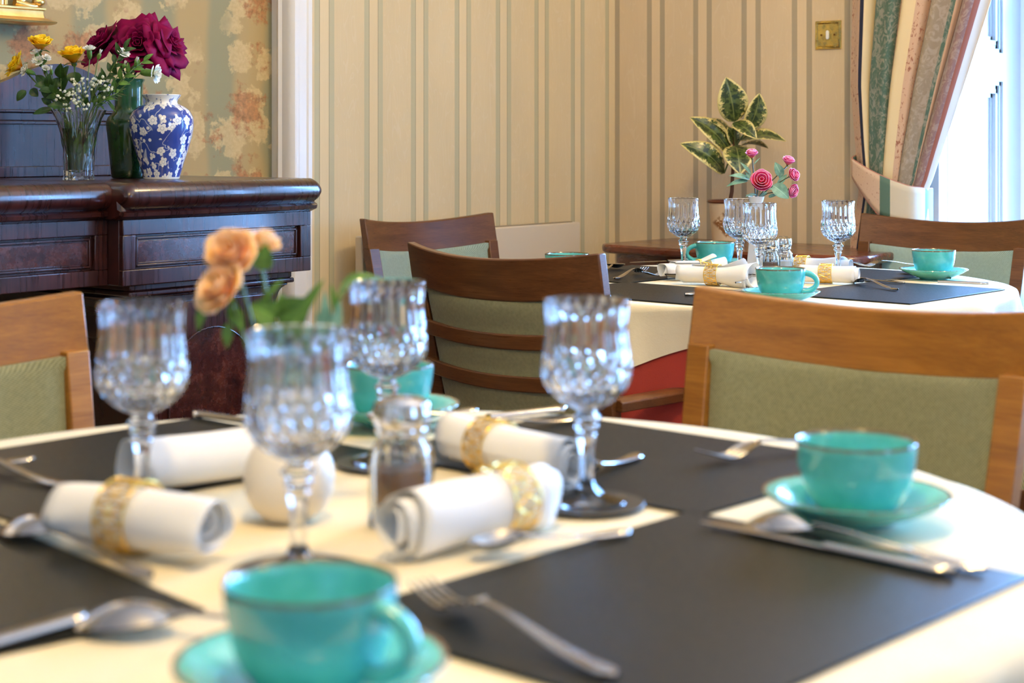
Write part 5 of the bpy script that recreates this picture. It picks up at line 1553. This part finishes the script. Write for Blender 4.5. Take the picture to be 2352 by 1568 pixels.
# burgundy roses in the green vase
YR = 3.40
vr = Vector((pg.x, YG, ZS + .03)); nkG = Vector((pg.x, YG, ZS + .2))
BG = 'burgundy roses in the green vase'
def big(c, ax, R, seed, label, ruf=.05, lay=None, H=.95, curl=.55):
    r_ = thing('rose', label, 'rose', tuple(vr), 0, BG); q = Vector(c) - vr
    bloom(q, ax, R, P_BURG, r_, seed=seed, H=H, curl=curl, ruf=ruf, layers=lay or ((2, .03, .10, .70), (2, .08, .22, .76), (3, .16, .40, .78), (3, .24, .60, .72), (3, .30, .82, .56), (4, .32, 1.06, .30)))
    sepals(q, ax, R * .7, M['leaf_dark'], r_)
    e = q + frame_of(ax) @ Vector((0, 0, -R * .45)); nk = nkG - vr
    MB().tube([Vector((0, 0, 0)), nk, nk.lerp(e, .5) + Vector((0, 0, .01)), e], .0025, 8).build('stem', M['stem_dark'], r_, smooth=180)
big(at(318, 100, YR - .02), (.05, -.95, .22), .046, 4, 'large burgundy rose facing the room in the green vase')
big(at(232, 96, YR + .03), (-.62, -.40, .6), .047, 6, 'burgundy rose at the left of the green vase bouquet')
big(at(388, 98, YR + .02), (.80, -.30, .35), .047, 8, 'burgundy rose at the right with a drooping petal', ruf=.07, curl=.9)
big(at(318, 62, YR + .05), (.0, .15, 1), .034, 12, 'burgundy rose at the top back of the green vase bouquet')

# bouquet in the crystal vase
vc = Vector((pc.x, YC, ZS + .016))
YW = YC
YGp = 'yellow roses in the crystal vase'
rndb = random.Random(5)
def via(a, e, r=.040, hgt=.128):
    """stem points from a (just above the vase's foot) up through the mouth of the crystal vase to e"""
    a = Vector(a); e = Vector(e); k = hgt / max(.01, e.z - a.z)
    m = a.lerp(e, min(1, k)); off = Vector((m.x - pc.x, m.y - YC, 0))
    if off.length > r: off = off.normalized() * r
    m = Vector((pc.x + off.x, YC + off.y, a.z + hgt))
    q = a.lerp(m, .5); q.x = a.x + (m.x - a.x) * .30; q.y = a.y + (m.y - a.y) * .30
    return [a, q, m, m.lerp(e, .5), e]
def cv_off(): 
    a = rndb.random() * 6.28; r = rndb.random() * .016
    return vc + Vector((r * cos(a), r * sin(a), 0))
YL = ((2, .08, .25, .95), (3, .20, .45, 1.0), (3, .30, .66, .98), (4, .34, .88, .84))
rose(cv_off(), at(92, 105, YW), (.15, -.35, .95), .0245, P_YEL, 'yellow rose highest in the crystal vase', YGp, seed=3, layers=YL, H=1.15, ruf=.05, curl=.4, bside=(-1, 0, 0), lmat=M['leaf_dark'], leafs=[(at(118, 240, YW), at(95, 225, YW), .014, (0, -1, .3), .1)])
rose(cv_off(), at(168, 133, YW - .02), (-.1, -.3, .95), .0280, P_YEL, 'yellow rose in the middle over the crystal vase', YGp, seed=6, layers=YL, H=1.15, ruf=.04, curl=.3, bside=(-1, 0, 0), bow=.004, lmat=M['leaf_dark'], leafs=[(at(172, 165, YW - .02), at(172, 195, YW - .02), .030, (0, -1, .2), .1)])
rose(cv_off(), at(42, 152, YW + .01), (-.75, -.35, .45), .0240, P_YEL, 'yellow rose at the far left of the crystal vase', YGp, seed=8, layers=YL, H=1.1, ruf=.08, curl=.6, bside=(-.4, 0, -1), bow=.012, lmat=M['leaf_dark'],
     leafs=[(at(60, 208, YW), at(38, 232, YW), .018, (0, -1, .3), .1), (at(70, 205, YW), at(88, 222, YW), .018, (0, -1, .3), .1), (at(120, 230, YW), at(95, 190, YW), .022, (0, -1, .3), .1), (at(120, 250, YW), at(75, 262, YW), .014, (0, -1, .3), .1)])
CG = 'white carnations in the crystal vase'
def carnation(c, ax, R, seed, label, bud=False):
    b0 = cv_off(); r_ = thing('carnation', label, 'carnation', tuple(b0), 0, CG); q = Vector(c) - b0; R3 = frame_of(ax)
    mb = MB(); rnd = random.Random(seed)
    if bud:
        for k in range(4): petal(mb, q, R3, k * 1.6, .9, R * .2, R * .42, 0, R * 1.3, -.2, R * .03, rnd.random() * 9, 6, 6)
    else:
        for li, (n_, r1, h1) in enumerate(((4, .35, .8), (5, .65, .65), (6, 1.0, .42))):
            for k in range(n_): petal(mb, q, R3, rnd.random() + 2 * pi * k / n_, pi / n_ * 1.2, R * .15, R * r1, 0, R * h1, .15, R * .09, rnd.random() * 9, 10, 6)
    mb.build('bloom', P_WHITE, r_, smooth=180, fixn=False)
    cx = MB(); pr = [(.0001, -2.1), (.25, -2.0), (.40, -1.3), (.42, -.5), (.36, .1), (.0001, .12)]
    cx.lathe([(a * R * (1 if not bud else 1.25), b * R * .75) for a, b in pr], 12); cx.v = [tuple(q + R3 @ Vector(p)) for p in cx.v]
    cx.build('calyx', M['leaf_mid'], r_, smooth=180)
    e = q + R3 @ Vector((0, 0, -R * 1.5))
    MB().tube([p - b0 for p in via(b0, e + b0)], .0011, 6).build('stem', M['stem'], r_, smooth=180)
    lf = MB(); m_ = e * .6
    leaf_mb(lf, m_, m_ + Vector((.018 * (1 if e.x < 0 else -1), -.004, .022)), .0035, (0, -1, 0), .1, .0, 2, 6); lf.build('leaf', M['leaf_mid'], r_, smooth=180, fixn=False)
for (px, py, ax, R, bud, lb) in (
        (83, 122, (-.2, -.5, .85), .0100, 0, 'small white carnation just below the highest yellow rose'),
        (89, 141, (-.1, -.8, .5), .0115, 0, 'white carnation lowest of the pair below the highest yellow rose'),
        (106, 134, (.5, -.5, .7), .0090, 0, 'white carnation right of the pair below the highest yellow rose'),
        (60, 162, (-.7, -.6, .3), .0125, 0, 'white carnation against the leftmost yellow rose'),
        (105, 158, (.3, -.6, .7), .0080, 0, 'little white carnation with open calyx, second tier left'),
        (118, 160, (.0, -.2, 1), .0065, 1, 'green carnation bud left of the middle yellow rose'),
        (205, 115, (.05, -.4, 1), .0120, 0, 'white carnation right of the middle yellow rose, fully open'),
        (229, 124, (.35, -.2, .9), .0075, 1, 'white carnation bud before the burgundy roses, leaning right'),
        (282, 124, (.5, -.5, .7), .0125, 0, 'white carnation under the big burgundy rose, upper one'),
        (286, 148, (.4, -.5, .7), .0070, 1, 'white carnation bud under the big burgundy rose'),
        (314, 141, (.3, -.4, .8), .0075, 1, 'white carnation bud at the lip of the green vase'),
        (352, 168, (.95, -.3, -.05), .0180, 0, 'white carnation turned to the right over the blue vase')):
    carnation(at(px, py, YW - (.03 if px > 190 else .01)), ax, R, int(px), lb, bool(bud))
# gypsophila: countless tiny heads
gyp = thing('gypsophila_spray', 'spray of tiny white gypsophila heads above the crystal vase', 'gypsophila', tuple(vc), 0)
heads = MB(); st_ = MB(); rg = random.Random(12)
for (cx, cy, n, sx, sy, fx) in ((150, 212, 16, 22, 14, 165), (190, 192, 24, 26, 16, 190), (222, 190, 20, 20, 18, 200), (184, 232, 20, 26, 12, 185), (152, 250, 7, 12, 10, 172), (245, 205, 9, 12, 16, 205), (196, 246, 5, 12, 8, 190), (130, 222, 6, 8, 10, 160)):
    hub = at(fx, 262, YW - .02) - vc
    mid = at((cx + fx) / 2, (cy + 262) / 2, YW - .03) - vc
    st_.tube([Vector((0, 0, 0)), hub, mid], .0006, 5)
    for i in range(n):
        p = at(rg.gauss(cx, sx * .55), rg.gauss(cy, sy * .55), YW - .035 + rg.uniform(-.015, .015)) - vc
        st_.tube([mid, mid.lerp(p, .6) + Vector((0, 0, .002)), p], .00035, 4, caps=False)
        R = rg.uniform(.0022, .0033); R3 = frame_of((rg.uniform(-.6, .6), -1, rg.uniform(0, 1)))
        for k in range(6):
            a = k * pi / 3; heads.ball(p + R3 @ Vector((R * .55 * cos(a), R * .55 * sin(a), .0)), R * .55, 6, 4)
        heads.ball(p + R3 @ Vector((0, 0, R * .3)), R * .5, 6, 4)
hm_ = heads.build('flower_heads', P_WHITE, gyp, smooth=180); hm_['kind'] = 'stuff'
st_.build('stems', M['stem'], gyp, smooth=180)
# foliage sprigs
def fsprig(pts, n, L, w, mat, label, seed, grp='foliage sprigs in the crystal vase', thin=False):
    rnd = random.Random(seed); b0 = cv_off(); P = [at(x, y, YW - .02 + rnd.uniform(-.012, .012)) for x, y in pts]
    lv_ = []
    for i in range(n):
        q = (i + .5) / n; k = q * (len(P) - 1); j = int(k); B = P[j].lerp(P[min(j + 1, len(P) - 1)], k - j)
        d = (P[-1] - P[0]).normalized(); sd = Vector((d.z, 0, -d.x)) * (1 if i % 2 else -1)
        T = B + (sd * .8 + d * .75 + Vector((0, rnd.uniform(-.6, .3), 0))).normalized() * L * rnd.uniform(.7, 1.15)
        lv_.append((B, T, w * rnd.uniform(.8, 1.2), (rnd.uniform(-.4, .4), -1, rnd.uniform(0, .8)), .12))
    lv_.append((P[-1], P[-1] + (P[-1] - P[-2]).normalized() * L, w, (0, -1, .4), .1))
    return sprig(b0, via(b0, P[0], .042)[1:3] + P, lv_, label, 'foliage sprig', mat, grp, M['stem'], .0010)
fsprig([(215, 235), (240, 190), (262, 150), (285, 112)], 12, .026, .0095, M['leaf_dark'], 'leafy sprig rising before the burgundy roses', 2)
fsprig([(225, 240), (260, 205), (290, 170), (330, 140)], 12, .024, .010, M['leaf_mid'], 'lighter leafy sprig leaning over the green vase neck', 3)
fsprig([(215, 245), (245, 225), (272, 212)], 14, .020, .0035, M['leaf_dark'], 'feathery sprig against the green vase', 4)
fsprig([(150, 250), (125, 215), (105, 195)], 7, .034, .018, M['leaf_dark'], 'dark leafy sprig at the left of the crystal vase', 7)
fsprig([(160, 250), (140, 215), (140, 180)], 6, .036, .022, M['leaf_dark'], 'dark leafy sprig behind the gypsophila', 8)
fsprig([(200, 250), (215, 215), (240, 180), (300, 160)], 8, .028, .012, M['leaf_dark'], 'dark leafy sprig crossing to the green vase', 9)
for k in range(11):
    a = k * .9; q = MB(); B = Vector((pc.x + .012 * cos(a), YC + .012 * sin(a), ZS + .018)); T = Vector((pc.x + (.022 + .004 * (k % 3)) * cos(a + .7), YC + .02 * sin(a + .7), ZS + .115))
    s_ = thing('cut_stem', 'green flower stem standing in the water of the cut crystal vase', 'flower stem', tuple(B), 0, 'green stems standing in the crystal vase')
    q.tube([Vector((0, 0, 0)), (T - B) * .5 + Vector((.004 * cos(a * 3), 0, 0)), T - B], [.0024, .0022, .002], 8); q.build('stem', M['stem'], s_, smooth=180)
    q = MB(); leaf_mb(q, (T - B) * .35, (T - B) * .8 + Vector((.010 * cos(a), .006 * sin(a), 0)), .016, (cos(a), -1, 0), .1); q.build('leaf', M['leaf_mid'], s_, smooth=180, fixn=False)

# ================================================================== turn the whole place so that its walls lie along the axes
for o in list(SC.objects):
    if o.parent is None:
        x, y = o.location.x, o.location.y
        o.location.x = x * cos(-RA) - y * sin(-RA)
        o.location.y = x * sin(-RA) + y * cos(-RA)
        o.rotation_euler.z -= RA
